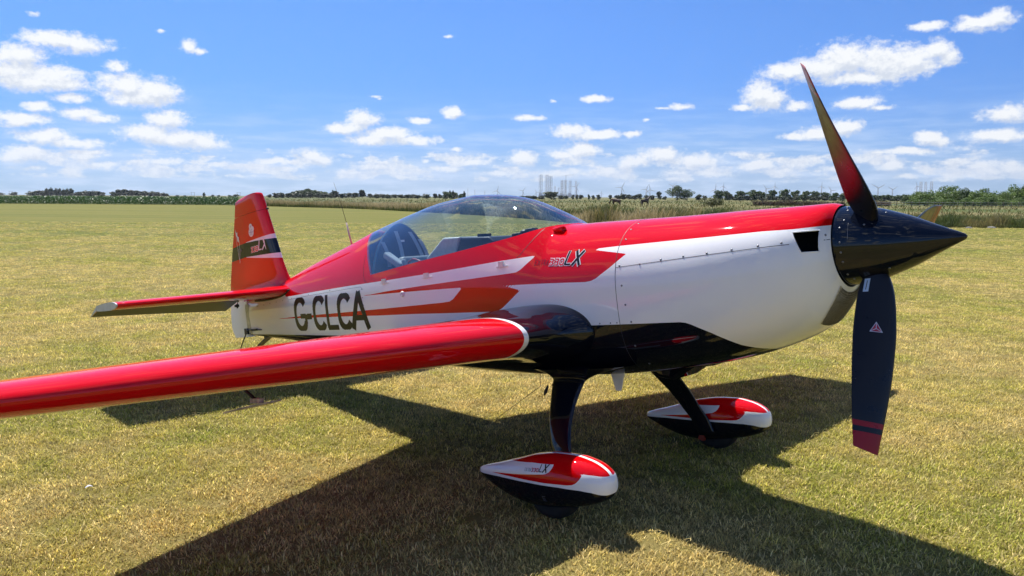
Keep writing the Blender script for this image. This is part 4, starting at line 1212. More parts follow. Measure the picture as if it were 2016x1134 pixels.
def decal(name, quads, place, mat, parent, lift):
    V, F = [], []
    for i, q in enumerate(quads):
        for p in q: V.append(place(p[0], p[1], lift + (i % 7) * 1.5e-5))
        F.append((4 * i, 4 * i + 1, 4 * i + 2, 4 * i + 3))
    return obj(name, mesh_np(name, np.array(V), F, False), mat, parent)
# registration G-CLCA: each letter placed by its foot and its head on the hull side
def reg_place(x0, z0, dx, dz):
    # local (u along +x, v up) -> skin
    def f(u, v, lift):
        return skin(x0 + u + dx * v, z0 + v + dz * u, lift)[0]
    return f
Z0, HT = 1.092, .285
for ch, xa, wd in (('G', -3.50, .245), ('-', -3.247, .085), ('C', -3.118, .23), ('L', -2.885, .20), ('C', -2.675, .225), ('A', -2.455, .238)):
    tx, tz_ = .046, .042
    zz = Z0 - (xa + 3.5) * .018
    q = stroke_tris(GLYPH[ch], wd, HT - (tz_ if ch in 'GC' else 0) * 0, tx if ch != '-' else .0, tz_ if ch != '-' else .05)
    decal('registration_letter', q, reg_place(xa, zz, 0.0, -.018), M_decal_black, fuselage, .0012)
# type lettering
def type_logo(place, parent, s, small=M_decal_black, outline=True, xtra=True, num=None, lx=None, xt=None):
    u = 0.0
    if xtra:
        for ch in 'EXTRA':
            decal('type_letter', stroke_tris(GLYPH[ch], .13 * s, .26 * s, .022 * s, .022 * s, .2), lambda a, b, l, u=u: place(a + u, b, l), xt or small, parent, .0013); u += .17 * s
    u += .02 * s
    for ch in '330':
        pl = lambda a, b, l, u=u: place(a + u, b, l)
        if outline: decal('type_letter', stroke_tris(GLYPH[ch], .26 * s, .30 * s, .11 * s, .11 * s, .12), pl, M_decal_white, parent, .0012)
        decal('type_letter', stroke_tris(GLYPH[ch], .26 * s, .30 * s, .055 * s, .055 * s, .12), pl, num or M_decal_red, parent, .0022); u += .31 * s
    u += .02 * s
    for ch, w_ in (('L', .40), ('X', .42)):
        pl = lambda a, b, l, u=u: place(a + u, b, l)
        g_ = [[(0, 1), (0, .07)], [(0, .07), (.8, .07)]] if ch == 'L' else GLYPH['X']
        if outline and lx is not M_decal_white: decal('type_letter', stroke_tris(g_, w_ * s, .62 * s, .15 * s, .13 * s, .28), pl, M_decal_white, parent, .0012)
        decal('type_letter', stroke_tris(g_, w_ * s, .62 * s, .09 * s, .07 * s, .28), pl, lx or small, parent, .0022); u += (.42 if ch == 'L' else .4) * s
M_faint = plain('faint_lettering', (.16, .01, .02), .3)
type_logo(lambda a, b, l: skin(-.405 + a, 1.372 + b + a * -.09, l)[0], fuselage, .135, xt=M_faint)
def pant_side(x, z, lift):
    w_, zt_, zb_, za_ = [float(interp(np.array(x), PANT, k)) for k in (1, 2, 3, 4)]
    t = min(1, abs(z - za_) / ((zt_ - za_) if z > za_ else (za_ - zb_)))
    return np.array([x, -.85 - w_ * (1 - t ** 2.35) ** (1 / 2.35) - lift * 1.2, z])
wfs = [o for o in plane.children if o.name.startswith('wheel_fairing')]
M_dgrey = plain('lettering_grey', (.12, .12, .13), .3)
type_logo(lambda a, b, l: pant_side(-.118 + a, .272 + b + a * .03, l), wfs[0], .062, outline=False, xt=M_dgrey)
q = [[(.0, .0), (.022, 0), (.022, .003), (0, .003)], [(.0, .026), (.022, .026), (.022, .029), (0, .029)], [(0, 0), (.003, 0), (.003, .029), (0, .029)], [(.006, .008), (.02, .008), (.02, .011), (.006, .011)], [(.006, .016), (.02, .016), (.02, .019), (.006, .019)]]
decal('fairing_placard', q, lambda a, b, l: pant_side(.0 + a, .122 + b, l), M_dgrey, wfs[0], .001)
# fin emblems
def fin_side(x, z, lift):
    a, h_ = f_le(z), f_h(z)
    if x > h_ + .006: u = (a - x) / (a - h_ - .006) * .6
    else: u = .62 + (h_ - .006 - x) / (h_ - .006 - f_te(z)) * .38
    u = min(max(u, 0), 1)
    t_ = 5 * (.2969 * math.sqrt(u) - .126 * u - .3516 * u**2 + .2843 * u**3 - .1036 * u**4)
    return np.array([x, -t_ * thk(z) - lift, z])
type_logo(lambda a, b, l: fin_side(-4.44 + a, 1.888 + b + a * .02, l), fin, .165, xtra=False, lx=M_decal_white)
def blob(name, pts, place, mat, parent, lift):
    P = np.array(pts); c = P.mean(0); n = len(P)
    V = [place(c[0], c[1], lift)] + [place(p[0], p[1], lift) for p in P]
    return obj(name, mesh_np(name, np.array(V), [(0, 1 + i, 1 + (i + 1) % n) for i in range(n)], False), mat, parent)
def circ(cx, cz, r, n=20, k=1.0): return [(cx + r * math.cos(i * 2 * math.pi / n), cz + k * r * math.sin(i * 2 * math.pi / n)) for i in range(n)]
blob('round_emblem', circ(-4.395, 2.085, .052, 24, .85), fin_side, M_decal_white, fin, .001)
blob('round_emblem', circ(-4.395, 2.14, .034, 20, .85), fin_side, M_decal_white, fin, .0012)
blob('round_emblem', circ(-4.36, 2.115, .03, 20, .85), fin_side, M_decal_white, fin, .0014)
M_em = plain('emblem_grey', (.3, .32, .36), .4)
for k in range(6):
    a = k * 1.05; blob('emblem_mark', circ(-4.395 + .03 * math.cos(a), 2.085 + .026 * math.sin(a), .007, 8), fin_side, M_em, fin, .0022)
blob('emblem_mark', circ(-4.395, 2.085, .014, 12, .85), fin_side, M_em, fin, .0022)
blob('emblem_mark', circ(-4.395, 2.142, .012, 10, .85), fin_side, M_em, fin, .0022)
# flying figure and its loop line on the rudder
blob('figure_emblem', [(-4.775, 2.155), (-4.745, 2.12), (-4.72, 2.125), (-4.725, 2.09), (-4.69, 2.07), (-4.70, 2.02), (-4.73, 2.035), (-4.735, 2.07), (-4.755, 2.09), (-4.76, 2.12)], fin_side, M_decal_white, rud, .001)
decal('figure_line', stroke_tris([[(0, .30), (.02, .15), (.05, .0), (.065, -.04)], [(.09, .18), (.075, .05), (.055, -.05)]], 1, 1, .004, .004), lambda a, b, l: fin_side(-4.77 + a, 1.86 + b, l), M_decal_white, rud, .0011)
u = 0
for ch in 'XTRA':
    decal('figure_letter', stroke_tris(GLYPH[ch], .016, .03, .004, .004, .1), lambda a, b, l, u=u: fin_side(-4.725 + a + u, 1.925 + b, l), M_dgrey, rud, .0012); u += .021
# ------------------------------------------------------------------ turf blades near the camera (uncountable: stuff)
M_blade_g = turf_material('turf_blades', True)
def clump(name, n, rad, hmin, hmax, wid, dryp, r_):
    V, F, H, Dd, T = [], [], [], [], []
    for i in range(n):
        a = r_.uniform(0, 2 * math.pi); rr0 = rad * math.sqrt(r_.uniform(0, 1)); x, y = rr0 * math.cos(a), rr0 * math.sin(a)
        h = r_.uniform(hmin, hmax); dr = r_.uniform(0, 2 * math.pi); lean = r_.uniform(.3, 1.6) * h; w = wid * r_.uniform(.6, 1.3)
        dry = 1.0 if r_.uniform() < dryp else 0.0
        if dry and r_.uniform() < .35: h *= .35; lean = r_.uniform(1.2, 3.2) * hmax        # a cut stalk lying flat
        d = np.array([math.cos(dr), math.sin(dr), 0]); s = np.array([-d[1], d[0], 0]) * w
        b = np.array([x, y, -.004]); m_ = b + d * lean * .4 + np.array([0, 0, h * .62]); t_ = b + d * lean + np.array([0, 0, h])
        o = len(V)
        tn_ = r_.choice([.6, .8, 1.0, 1.22, 1.48]); T.extend([tn_] * 5)
        V += [b - s, b + s, m_ + s * .8, m_ - s * .8, t_]; H += [0, 0, .6, .6, 1]; Dd += [dry] * 5
        F += [(o, o + 1, o + 2, o + 3), (o + 3, o + 2, o + 4)]
    me = mesh_np(name, np.array(V), F, True); fattr(me, 'hgt', H); fattr(me, 'dry', Dd); fattr(me, 'shd', T); me.materials.append(M_blade_g)
    return bpy.data.objects.new(name, me)
tufts = bpy.data.collections.new('turf_tufts')
r0 = np.random.default_rng(3)
for k in range(6):
    tufts.objects.link(clump('tuft', 30, .072, .009, .029, .0024, (.1, .25, .4, .2, .55, .15)[k], r0))
def straw(name, n, r_):
    """loose cut stalks lying on the turf"""
    V, F, H, Dd, T = [], [], [], [], []
    for i in range(n):
        a = r_.uniform(0, 6.28); L = r_.uniform(.03, .09); x, y = r_.uniform(-.1, .1, 2); z = r_.uniform(.018, .032); w = .0013
        d = np.array([math.cos(a), math.sin(a), r_.uniform(-.12, .18)]); s = np.array([-d[1], d[0], 0]) * w; b = np.array([x, y, z]); c = b + d * L * .5 + np.array([r_.uniform(-.01, .01), r_.uniform(-.01, .01), .008]); e = b + d * L
        o = len(V); V += [b - s, b + s, c + s, c - s, e + s * .5, e - s * .5]; F += [(o, o + 1, o + 2, o + 3), (o + 3, o + 2, o + 4, o + 5)]; H += [1] * 6; Dd += [.9] * 6; T += [1.0] * 6
    me = mesh_np(name, np.array(V), F, True); fattr(me, 'hgt', H); fattr(me, 'dry', Dd); fattr(me, 'shd', T); me.materials.append(M_blade_g)
    return bpy.data.objects.new(name, me)
tufts.objects.link(straw('tuft_straw', 5, r0))
def scatter(bands):
    P, Sc = [], []
    for d0, d1, dens, sc in bands:
        x0, x1 = -330, 2350
        tmax = (x1 - 1008) / FPX; tmin = (x0 - 1008) / FPX
        area = (d1 * d1 - d0 * d0) / 2 * (tmax - tmin); n = int(area * dens)
        d = np.sqrt(r0.uniform(d0 * d0, d1 * d1, n)); t = r0.uniform(tmin, tmax, n)
        P.append(np.stack([CX + cf.x * d + RH.x * d * t, CY + cf.y * d + RH.y * d * t, np.zeros(n)], -1)); Sc.append(sc * r0.uniform(.65, 1.35, n))
    return np.concatenate(P), np.concatenate(Sc)
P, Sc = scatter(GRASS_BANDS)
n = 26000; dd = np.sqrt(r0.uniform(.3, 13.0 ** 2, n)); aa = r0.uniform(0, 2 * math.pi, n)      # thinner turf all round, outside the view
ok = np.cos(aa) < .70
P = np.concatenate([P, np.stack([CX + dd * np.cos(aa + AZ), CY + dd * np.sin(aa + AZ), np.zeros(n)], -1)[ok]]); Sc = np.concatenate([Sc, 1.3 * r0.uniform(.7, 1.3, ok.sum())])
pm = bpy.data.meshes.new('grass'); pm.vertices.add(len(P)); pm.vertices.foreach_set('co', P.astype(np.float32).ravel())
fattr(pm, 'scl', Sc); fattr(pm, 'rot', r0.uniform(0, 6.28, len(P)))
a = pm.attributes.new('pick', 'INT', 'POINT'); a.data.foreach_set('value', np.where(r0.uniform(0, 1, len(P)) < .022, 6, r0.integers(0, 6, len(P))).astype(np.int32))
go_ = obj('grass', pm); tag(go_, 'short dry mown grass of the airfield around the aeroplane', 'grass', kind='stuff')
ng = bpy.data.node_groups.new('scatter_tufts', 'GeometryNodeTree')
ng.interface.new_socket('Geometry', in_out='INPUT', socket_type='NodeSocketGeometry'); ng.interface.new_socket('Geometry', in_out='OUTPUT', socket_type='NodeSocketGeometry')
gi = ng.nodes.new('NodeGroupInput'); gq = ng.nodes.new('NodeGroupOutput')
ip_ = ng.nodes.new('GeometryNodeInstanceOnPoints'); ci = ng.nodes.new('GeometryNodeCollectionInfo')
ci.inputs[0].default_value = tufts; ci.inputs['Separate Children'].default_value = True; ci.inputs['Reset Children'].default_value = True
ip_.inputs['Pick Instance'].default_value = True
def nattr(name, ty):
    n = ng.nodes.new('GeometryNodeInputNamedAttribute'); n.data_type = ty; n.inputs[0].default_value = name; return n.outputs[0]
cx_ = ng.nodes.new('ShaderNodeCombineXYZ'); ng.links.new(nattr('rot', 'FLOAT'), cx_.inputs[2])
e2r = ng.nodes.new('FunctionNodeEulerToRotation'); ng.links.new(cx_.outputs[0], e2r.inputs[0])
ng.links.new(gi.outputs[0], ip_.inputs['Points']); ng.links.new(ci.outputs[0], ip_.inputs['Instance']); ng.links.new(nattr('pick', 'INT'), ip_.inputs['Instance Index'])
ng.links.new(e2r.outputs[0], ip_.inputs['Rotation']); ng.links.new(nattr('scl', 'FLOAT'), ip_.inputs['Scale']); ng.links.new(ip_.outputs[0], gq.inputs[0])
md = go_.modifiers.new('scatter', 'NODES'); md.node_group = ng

# ------------------------------------------------------------------ tall grass, reeds and crop (stuff)
def leafy_material(name, stops, scale, transl=.3, rough=.6):
    m, t, b = new_mat(name)
    v = t.attr('tone')
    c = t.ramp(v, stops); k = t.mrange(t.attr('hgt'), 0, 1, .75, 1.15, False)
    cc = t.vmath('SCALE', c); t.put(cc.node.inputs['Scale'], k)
    t.put(b.inputs['Base Color'], cc); b.inputs['Roughness'].default_value = rough; b.inputs['Specular IOR Level'].default_value = .25
    tr = t.node('ShaderNodeBsdfTranslucent'); t.put(tr.inputs[0], cc)
    mx = t.node('ShaderNodeMixShader'); mx.inputs[0].default_value = transl
    t.l.new(b.outputs[0], mx.inputs[1]); t.l.new(tr.outputs[0], mx.inputs[2]); t.l.new(mx.outputs[0], t.n['Material Output'].inputs[0])
    return m
def vnoise(x, y, seed=0):
    """cheap smooth value noise"""
    r_ = np.random.default_rng(seed); T = r_.uniform(0, 1, (64, 64))
    xi, yi = np.floor(x).astype(int), np.floor(y).astype(int); fx_, fy_ = x - xi, y - yi
    fx_ = fx_ * fx_ * (3 - 2 * fx_); fy_ = fy_ * fy_ * (3 - 2 * fy_)
    g_ = lambda i, j: T[i % 64, j % 64]
    return (g_(xi, yi) * (1 - fx_) + g_(xi + 1, yi) * fx_) * (1 - fy_) + (g_(xi, yi + 1) * (1 - fx_) + g_(xi + 1, yi + 1) * fx_) * fy_
def blades_mesh(name, base, h, w, tone, lean, mat, label, cat, r_, heads=None):
    """base (n,3); one bent blade of 2 quads each"""
    n = len(base); a = r_.uniform(0, 2 * math.pi, n); fa = r_.uniform(0, 2 * math.pi, n)
    d = np.stack([np.cos(a), np.sin(a), np.zeros(n)], -1) * (lean * h)[:, None]
    s = np.stack([np.cos(fa), np.sin(fa), np.zeros(n)], -1) * w[:, None]
    up = np.zeros((n, 3)); up[:, 2] = h
    p0, p1, p2 = base, base + d * .3 + up * .6, base + d + up
    k2 = .35 if heads is None else heads
    V = np.stack([p0 - s, p0 + s, p1 + s * .85, p1 - s * .85, p2 + s * k2, p2 - s * k2], 1).reshape(-1, 3)
    o = np.arange(n)[:, None] * 6
    F = np.stack([o + [0, 1, 2, 3], o + [3, 2, 4, 5]], 1).reshape(-1, 4)
    me = mesh_np(name, V, F, False)
    fattr(me, 'hgt', np.tile([0, 0, .6, .6, 1, 1], n)); fattr(me, 'tone', np.repeat(tone, 6))
    o = obj(name, me, mat); tag(o, label, cat, kind='stuff'); return o
rb = np.random.default_rng(11)
ex, ed = np.array([e[0] for e in EDGE], float), np.array([e[1] for e in EDGE], float)
def belt(x0, x1, n, depth0, depth1):
    """points behind the mown edge between two picture columns"""
    X = np.linspace(x0, x1, 400); Dp = np.interp(X, ex, ed)
    wgt = Dp ** 1.0; wgt = wgt / wgt.sum()
    xs = rb.choice(X, n, p=wgt) + rb.uniform(-.5, .5, n) * (x1 - x0) / 400
    d = np.interp(xs, ex, ed) + depth0 + (depth1 - depth0) * rb.uniform(0, 1, n) ** 1.2
    t = (xs - 1008) / FPX
    return np.stack([CX + cf.x * d + RH.x * d * t, CY + cf.y * d + RH.y * d * t, np.zeros(n)], -1), xs, d
M_reed = leafy_material('tall_grass', [(0, (.055, .085, .02)), (.3, (.11, .13, .035)), (.5, (.24, .20, .075)), (.75, (.42, .34, .17)), (1, (.52, .43, .25))], 1)
b0, xs, d = belt(505, 930, 24000, 0, 14)
tn = np.clip(.72 + .35 * (vnoise(b0[:, 0] * .12, b0[:, 1] * .12, 1) - .5) + rb.normal(0, .12, len(b0)) - .5 * (d < np.interp(xs, ex, ed) + 1.2), 0, 1)
hh = (.45 + .65 * vnoise(b0[:, 0] * .2, b0[:, 1] * .2, 2)) * rb.uniform(.6, 1.15, len(b0)) * np.where(d < np.interp(xs, ex, ed) + 1.0, .5, 1)
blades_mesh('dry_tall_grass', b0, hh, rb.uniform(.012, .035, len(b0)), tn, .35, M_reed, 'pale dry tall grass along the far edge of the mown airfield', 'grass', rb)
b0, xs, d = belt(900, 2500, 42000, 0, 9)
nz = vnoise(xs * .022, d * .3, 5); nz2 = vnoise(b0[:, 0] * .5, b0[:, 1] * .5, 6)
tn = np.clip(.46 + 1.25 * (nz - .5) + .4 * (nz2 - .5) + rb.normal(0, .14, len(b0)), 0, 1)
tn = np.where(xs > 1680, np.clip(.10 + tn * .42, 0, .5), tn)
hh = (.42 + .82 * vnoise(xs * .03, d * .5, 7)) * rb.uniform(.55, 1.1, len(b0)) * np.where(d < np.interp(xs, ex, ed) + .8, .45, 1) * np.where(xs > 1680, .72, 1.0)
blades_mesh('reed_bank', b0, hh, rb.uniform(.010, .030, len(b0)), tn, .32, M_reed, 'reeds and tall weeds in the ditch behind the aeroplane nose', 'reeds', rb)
M_crop = leafy_material('crop_leaves', [(0, (.022, .055, .012)), (.5, (.05, .115, .022)), (.85, (.09, .17, .05)), (1, (.30, .36, .24))], 1, .25, .38)
n = 26000; xs = rb.uniform(-420, 470, n); row = rb.integers(0, 14, n)
d = np.interp(xs, ex, ed) + .3 + row * .75 + rb.uniform(-.12, .12, n); t = (xs - 1008) / FPX
zz = rb.uniform(.05, 1.25, n)
b0 = np.stack([CX + cf.x * d + RH.x * d * t, CY + cf.y * d + RH.y * d * t, zz], -1)
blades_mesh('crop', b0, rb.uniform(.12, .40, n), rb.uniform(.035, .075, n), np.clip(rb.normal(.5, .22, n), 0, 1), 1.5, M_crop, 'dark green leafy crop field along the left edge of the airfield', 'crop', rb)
b0, xs, d = belt(-420, 470, 9000, 12, 70); b0[:, 2] = .9
blades_mesh('crop_far_rows', b0, rb.uniform(.3, .62, len(b0)), rb.uniform(.05, .12, len(b0)), np.clip(rb.normal(.55, .2, len(b0)), 0, 1), .8, M_crop, 'far rows of the green crop field beneath the distant trees', 'crop', rb)
# low green pasture tussocks behind the reeds
n = 16000; xs = rb.uniform(480, 2400, n); d = np.exp(rb.uniform(np.log(62), np.log(420), n)); d = np.maximum(d, np.interp(xs, ex, ed) + 9); t = (xs - 1008) / FPX
b0 = np.stack([CX + cf.x * d + RH.x * d * t, CY + cf.y * d + RH.y * d * t, np.zeros(n)], -1)
tn = np.clip(.25 + .5 * (vnoise(xs * .006, d * .03, 9) - .3) + rb.normal(0, .1, n), 0, 1)
blades_mesh('pasture_grass', b0, rb.uniform(.15, .5, n), d * rb.uniform(.0002, .0006, n), tn, .6, M_reed, 'rough green and tan pasture beyond the reeds', 'grass', rb)
# brown dead hedge bank
n = 7000; xs = np.concatenate([rb.uniform(1480, 1660, n // 2), rb.uniform(1700, 1748, n // 4), rb.uniform(1500, 1560, n - n // 2 - n // 4)]); d = rb.uniform(176, 182, n); t = (xs - 1008) / FPX
b0 = np.stack([CX + cf.x * d + RH.x * d * t, CY + cf.y * d + RH.y * d * t, np.zeros(n)], -1)
M_dead = leafy_material('dead_brush', [(0, (.05, .04, .025)), (.5, (.12, .09, .055)), (1, (.20, .15, .09))], 1, .1, .8)
blades_mesh('brush_bank', b0, rb.uniform(.4, 1.35, n) * (.5 + .6 * vnoise(xs * .06, d, 4)), rb.uniform(.03, .09, n), rb.uniform(0, 1, n), .5, M_dead, 'low brown bank of dead brush in the field behind the cowling', 'brush', rb)

# ------------------------------------------------------------------ trees
def leaf_material(name, dark, light, transl=.25):
    m, t, b = new_mat(name)
    oi = t.node('ShaderNodeObjectInfo'); rnd = oi.outputs['Random']
    tone = t.math('ADD', t.attr('tone'), t.mrange(rnd, 0, 1, -.2, .2, False))
    c = t.mix(t.math('MAXIMUM', t.math('MINIMUM', tone, 1.0), 0.0), dark, light)
    t.put(b.inputs['Base Color'], c); b.inputs['Roughness'].default_value = .5; b.inputs['Specular IOR Level'].default_value = .3
    tr = t.node('ShaderNodeBsdfTranslucent'); t.put(tr.inputs[0], c)
    mx = t.node('ShaderNodeMixShader'); mx.inputs[0].default_value = transl
    t.l.new(b.outputs[0], mx.inputs[1]); t.l.new(tr.outputs[0], mx.inputs[2]); t.l.new(mx.outputs[0], t.n['Material Output'].inputs[0])
    return m
M_leaf = {'dark': leaf_material('leaf_dark', (.018, .032, .010), (.045, .07, .02)), 'mid': leaf_material('leaf_mid', (.035, .065, .015), (.095, .145, .034)),
          'fresh': leaf_material('leaf_fresh', (.07, .125, .022), (.19, .27, .055)), 'willow': leaf_material('leaf_willow', (.06, .08, .04), (.14, .16, .085)), 'olive': leaf_material('leaf_olive', (.04, .05, .012), (.12, .13, .03))}
M_bark = plain('bark', (.07, .055, .04), .9, var=.3, vscale=6, bump=.4)
rt = np.random.default_rng(21)
def crown_mesh(name, kind, nleaf, size, mat):
    """unit crown: height 0..1, half width about .5; leaf-sized faces through many lobes"""
    lobes = []
    if kind == 'poplar':
        for k in range(16):
            z = .1 + .86 * k / 15; r_ = .5 * math.sin(math.pi * min(.98, (z * .92 + .06))) ** .7
            lobes.append((rt.uniform(-.12, .12), rt.uniform(-.12, .12), z, max(.12, r_ * .8), .11))
    elif kind == 'bush':
        for k in range(16):
            a = rt.uniform(0, 6.28); q = rt.uniform(.0, .40); lobes.append((q * math.cos(a), q * math.sin(a), rt.uniform(.2, .80 - q * .7), rt.uniform(.13, .24), rt.uniform(.12, .22)))
    else:
        for k in range(18):
            a = rt.uniform(0, 6.28); z = rt.uniform(.12, .86); env = math.sin(math.pi * min(1, max(0, (z + .08) / 1.1))) ** .55
            q = rt.uniform(.1, .38) * env; lobes.append((q * math.cos(a), q * math.sin(a), z, rt.uniform(.13, .22), rt.uniform(.10, .16)))
        lobes.append((0, 0, .55, .26, .3))
    L = np.array(lobes); w = L[:, 3] ** 2 * L[:, 4]; w /= w.sum()
    i = rt.choice(len(L), nleaf, p=w); v = rt.normal(0, 1, (nleaf, 3)); v /= np.linalg.norm(v, axis=1)[:, None]
    rad = rt.uniform(.55, 1.08, nleaf) ** .6
    c = L[i, :3] + v * rad[:, None] * np.stack([L[i, 3], L[i, 3], L[i, 4]], -1)
    c[:, 2] = np.clip(c[:, 2], .01, 1.02)
    n = v + rt.normal(0, .7, (nleaf, 3)); n /= np.linalg.norm(n, axis=1)[:, None]
    a = np.cross(n, rt.normal(0, 1, (nleaf, 3))); a /= np.linalg.norm(a, axis=1)[:, None]; b = np.cross(n, a)
    s = (size * rt.uniform(.6, 1.3, nleaf))[:, None]
    V = np.stack([c - a * s, c - b * s * .6, c + a * s, c + b * s * .6], 1).reshape(-1, 3)
    F = np.arange(nleaf * 4).reshape(-1, 4)
    me = mesh_np(name, V, F, False)
    lt = rt.uniform(-.25, .25, len(L)); fattr(me, 'tone', np.repeat(np.clip(.5 + lt[i] + rt.normal(0, .18, nleaf), 0, 1), 4))
    me.materials.append(mat); return me
def trunk_mesh(name, kind):
    b = MB()
    top = .75 if kind != 'bush' else .5
    b.tube([(0, 0, -.02), (.01, 0, .15), (-.015, .01, .4), (.0, 0, top)], [.035, .026, .018, .006], 7)
    for k in range(5):
        a = k * 1.3 + rt.uniform(0, .5); z = .2 + .08 * k; b.tube([(0, 0, z), (.12 * math.cos(a), .12 * math.sin(a), z + .12), (.24 * math.cos(a), .24 * math.sin(a), z + .2)], [.012, .008, .003], 5)
    me = mesh_np(name, np.array(b.v), b.f); me.materials.append(M_bark); return me
TRUNK = {k: trunk_mesh('trunk', k) for k in ('round', 'poplar', 'bush')}
CROWN = {}
def crown_of(kind, mat, detail, var):
    key = (kind, mat, detail, var)
    if key not in CROWN:
        nl, sz_ = {'far': (620, .085), 'near': (3000, .028)}[detail]
        CROWN[key] = crown_mesh('crown', kind, nl, sz_ * (1.0 if kind != 'poplar' else .9), M_leaf[mat])
    return CROWN[key]
def tree(name, x, top, wpx, d, label, cat, group=None, kind='round', mat='dark', detail='far', base=None):
    """tree seen in column x with its top at picture row top; d metres off, wpx wide in the picture"""
    h = max(1.0, (hz(x) - top) * d / FPX + CH); w = wpx * d / FPX
    e = empty(name, gp(x, d), rt.uniform(0, 6.28)); tag(e, label, cat, group)
    WK = 1.32 if detail == 'far' else 1.15
    for nm, me in (('trunk', TRUNK[kind]), ('crown', crown_of(kind, mat, detail, int(rt.integers(0, 4))))):
        o = bpy.data.objects.new(nm, me); o.scale = (w * WK, w * WK, h * 1.03); link(o, e)
    return e
ORD = 'first second third fourth fifth sixth seventh eighth ninth tenth eleventh twelfth thirteenth fourteenth fifteenth sixteenth seventeenth eighteenth'.split()
def row(spec, label, cat, group, d, **kw):
    for k, (x, top, w) in enumerate(sorted(spec)): tree(kw.get('name', 'tree'), x, top, w, d * rt.uniform(.97, 1.03), label + ', ' + ORD[k] + ' from the left', cat, group, **{k: v for k, v in kw.items() if k != 'name'})
G = 'trees of the far left wood'
row([(x, 374.5 + 3 * rt.uniform(0, 1), 17) for x in (68, 80, 92, 158, 170, 182, 193)], 'dark tree in the far left wood above the crop', 'tree', G, 900)
row([(x, 370 + 2.5 * rt.uniform(0, 1), 9) for x in (98, 106, 115, 122, 130, 138, 145)], 'tall narrow poplar rising in the far left wood', 'tree', 'poplars of the far left wood', 910, kind='poplar', name='poplar_tree')
row([(205, 378.5, 14), (228, 377.5, 16), (240, 373, 18), (252, 372.5, 18), (264, 374, 17), (276, 375, 17), (288, 376, 17), (300, 377, 16), (312, 378, 15), (323, 379.5, 13), (331, 381, 10)], 'dark tree in the tapering wood above the crop', 'tree', 'trees of the tapering wood', 900)
tree('tree', 4, 378.5, 15, 1100, 'small dark tree at the left edge of the horizon', 'tree')
tree('tree', 33, 378, 14, 1100, 'rounded lone tree left of the far left wood', 'tree')
tree('poplar_tree', 404.5, 379.5, 5, 900, 'single thin poplar on the horizon between the two left woods', 'tree', kind='poplar')
row([(421, 383.5, 7), (433, 384, 6), (352, 384, 8), (368, 384.5, 7)], 'tiny bush-like tree on the horizon above the crop', 'tree', 'tiny trees on the horizon', 1000)
row([(455, 384, 8), (467, 382.5, 11)], 'small tree on the horizon just left of the fin tip', 'tree', 'small trees by the fin tip', 1000)
row([(533, 382.5, 9), (546, 380, 14), (558, 379.5, 15), (570, 380, 15)], 'low dark tree at the wood end beside the fin', 'tree', 'trees at the left end of the wood behind the fin', 640)
row([(584, 375, 20), (598, 372, 22), (613, 371.5, 22), (628, 374, 20), (642, 377.5, 18)], 'tall tree in the rounded rise of the wood beside the fin', 'tree', 'tall trees of the wood behind the fin', 720, mat='mid')
row([(x, 380 + rt.uniform(-.8, 1.2), 15) for x in (582, 596, 612, 628, 640, 652, 676, 688, 700)], 'lower dark tree in front of the wood beside the fin', 'tree', 'front trees of the wood behind the fin', 640)
tree('tree', 661, 375, 16, 640, 'round-topped dark tree standing above its neighbours near the whip aerial', 'tree')
tree('tree', 714, 373.5, 15, 630, 'tall square-topped dark tree at the middle of the long wood', 'tree', mat='dark')
row([(x, 381.5 + k * .28 + rt.uniform(-.6, .6), 14) for k, x in enumerate((730, 742, 754, 766, 778, 790, 802, 813, 822))], 'low dark tree in the row ending at the canopy gap', 'tree', 'trees of the row left of the canopy', 640)
row([(839, 382, 16), (857, 381, 11), (866, 382, 8)], 'dark tree between the row gap and the canopy', 'tree', 'trees right of the gap', 600)
row([(880, 377, 18), (895, 378, 18), (909, 380, 14)], 'rounded tree behind the rear slope of the canopy glass', 'tree', 'trees behind the canopy slope', 600, mat='mid')
row([(886, 375, 5), (892, 375.5, 5), (914, 377, 5)], 'thin poplar among the trees behind the canopy slope', 'tree', 'thin poplars by the canopy', 605, kind='poplar', name='poplar_tree')
row([(x, 385.5, 16) for x in (935, 950, 965, 980, 995, 1010, 1025, 1040, 1052, 1064)], 'low hedge tree on the horizon behind the canopy top', 'tree', 'low trees behind the canopy', 600)
tree('willow_tree', 1084, 377, 27, 520, 'pale grey-green willow in front of the tall lattice legs', 'tree', mat='willow')
row([(1104, 385, 14), (1113, 385.5, 12)], 'low dark tree right of the pale willow', 'tree', 'low trees by the willow', 600)
row([(1126, 384, 6), (1134, 383.5, 6), (1142, 384, 9), (1158, 383, 5), (1167, 384.5, 7), (1177, 383.5, 9), (1200, 384, 7)], 'small separate tree in the thin row below the turbines', 'tree', 'small separate trees below the turbines', 560)
row([(1214, 384.5, 12), (1224, 381.5, 14), (1236, 383, 14), (1247, 384, 12), (1257, 382, 12)], 'dark tree of the clump left of the big round tree', 'tree', 'clump left of the big round tree', 560)
row([(1271, 384.5, 10), (1281, 384.5, 11), (1306, 386.5, 9)], 'low dark bush-like tree beside the narrow tree', 'tree', 'low trees beside the narrow tree', 560)
tree('tree', 1295, 377.5, 9, 540, 'narrow upright dark tree left of the big round tree', 'tree')
tree('big_round_tree', 1330, 364.5, 36, 480, 'big round dark green tree, largest on the horizon', 'tree', mat='mid', detail='near')
tree('tree', 1350, 372, 26, 478, 'lower rounded tree joined to the right of the big round tree', 'tree', mat='mid', detail='near')
row([(1371, 383, 13), (1384, 385, 10)], 'low tree right of the big round tree', 'tree', 'low trees right of the big round tree', 540)
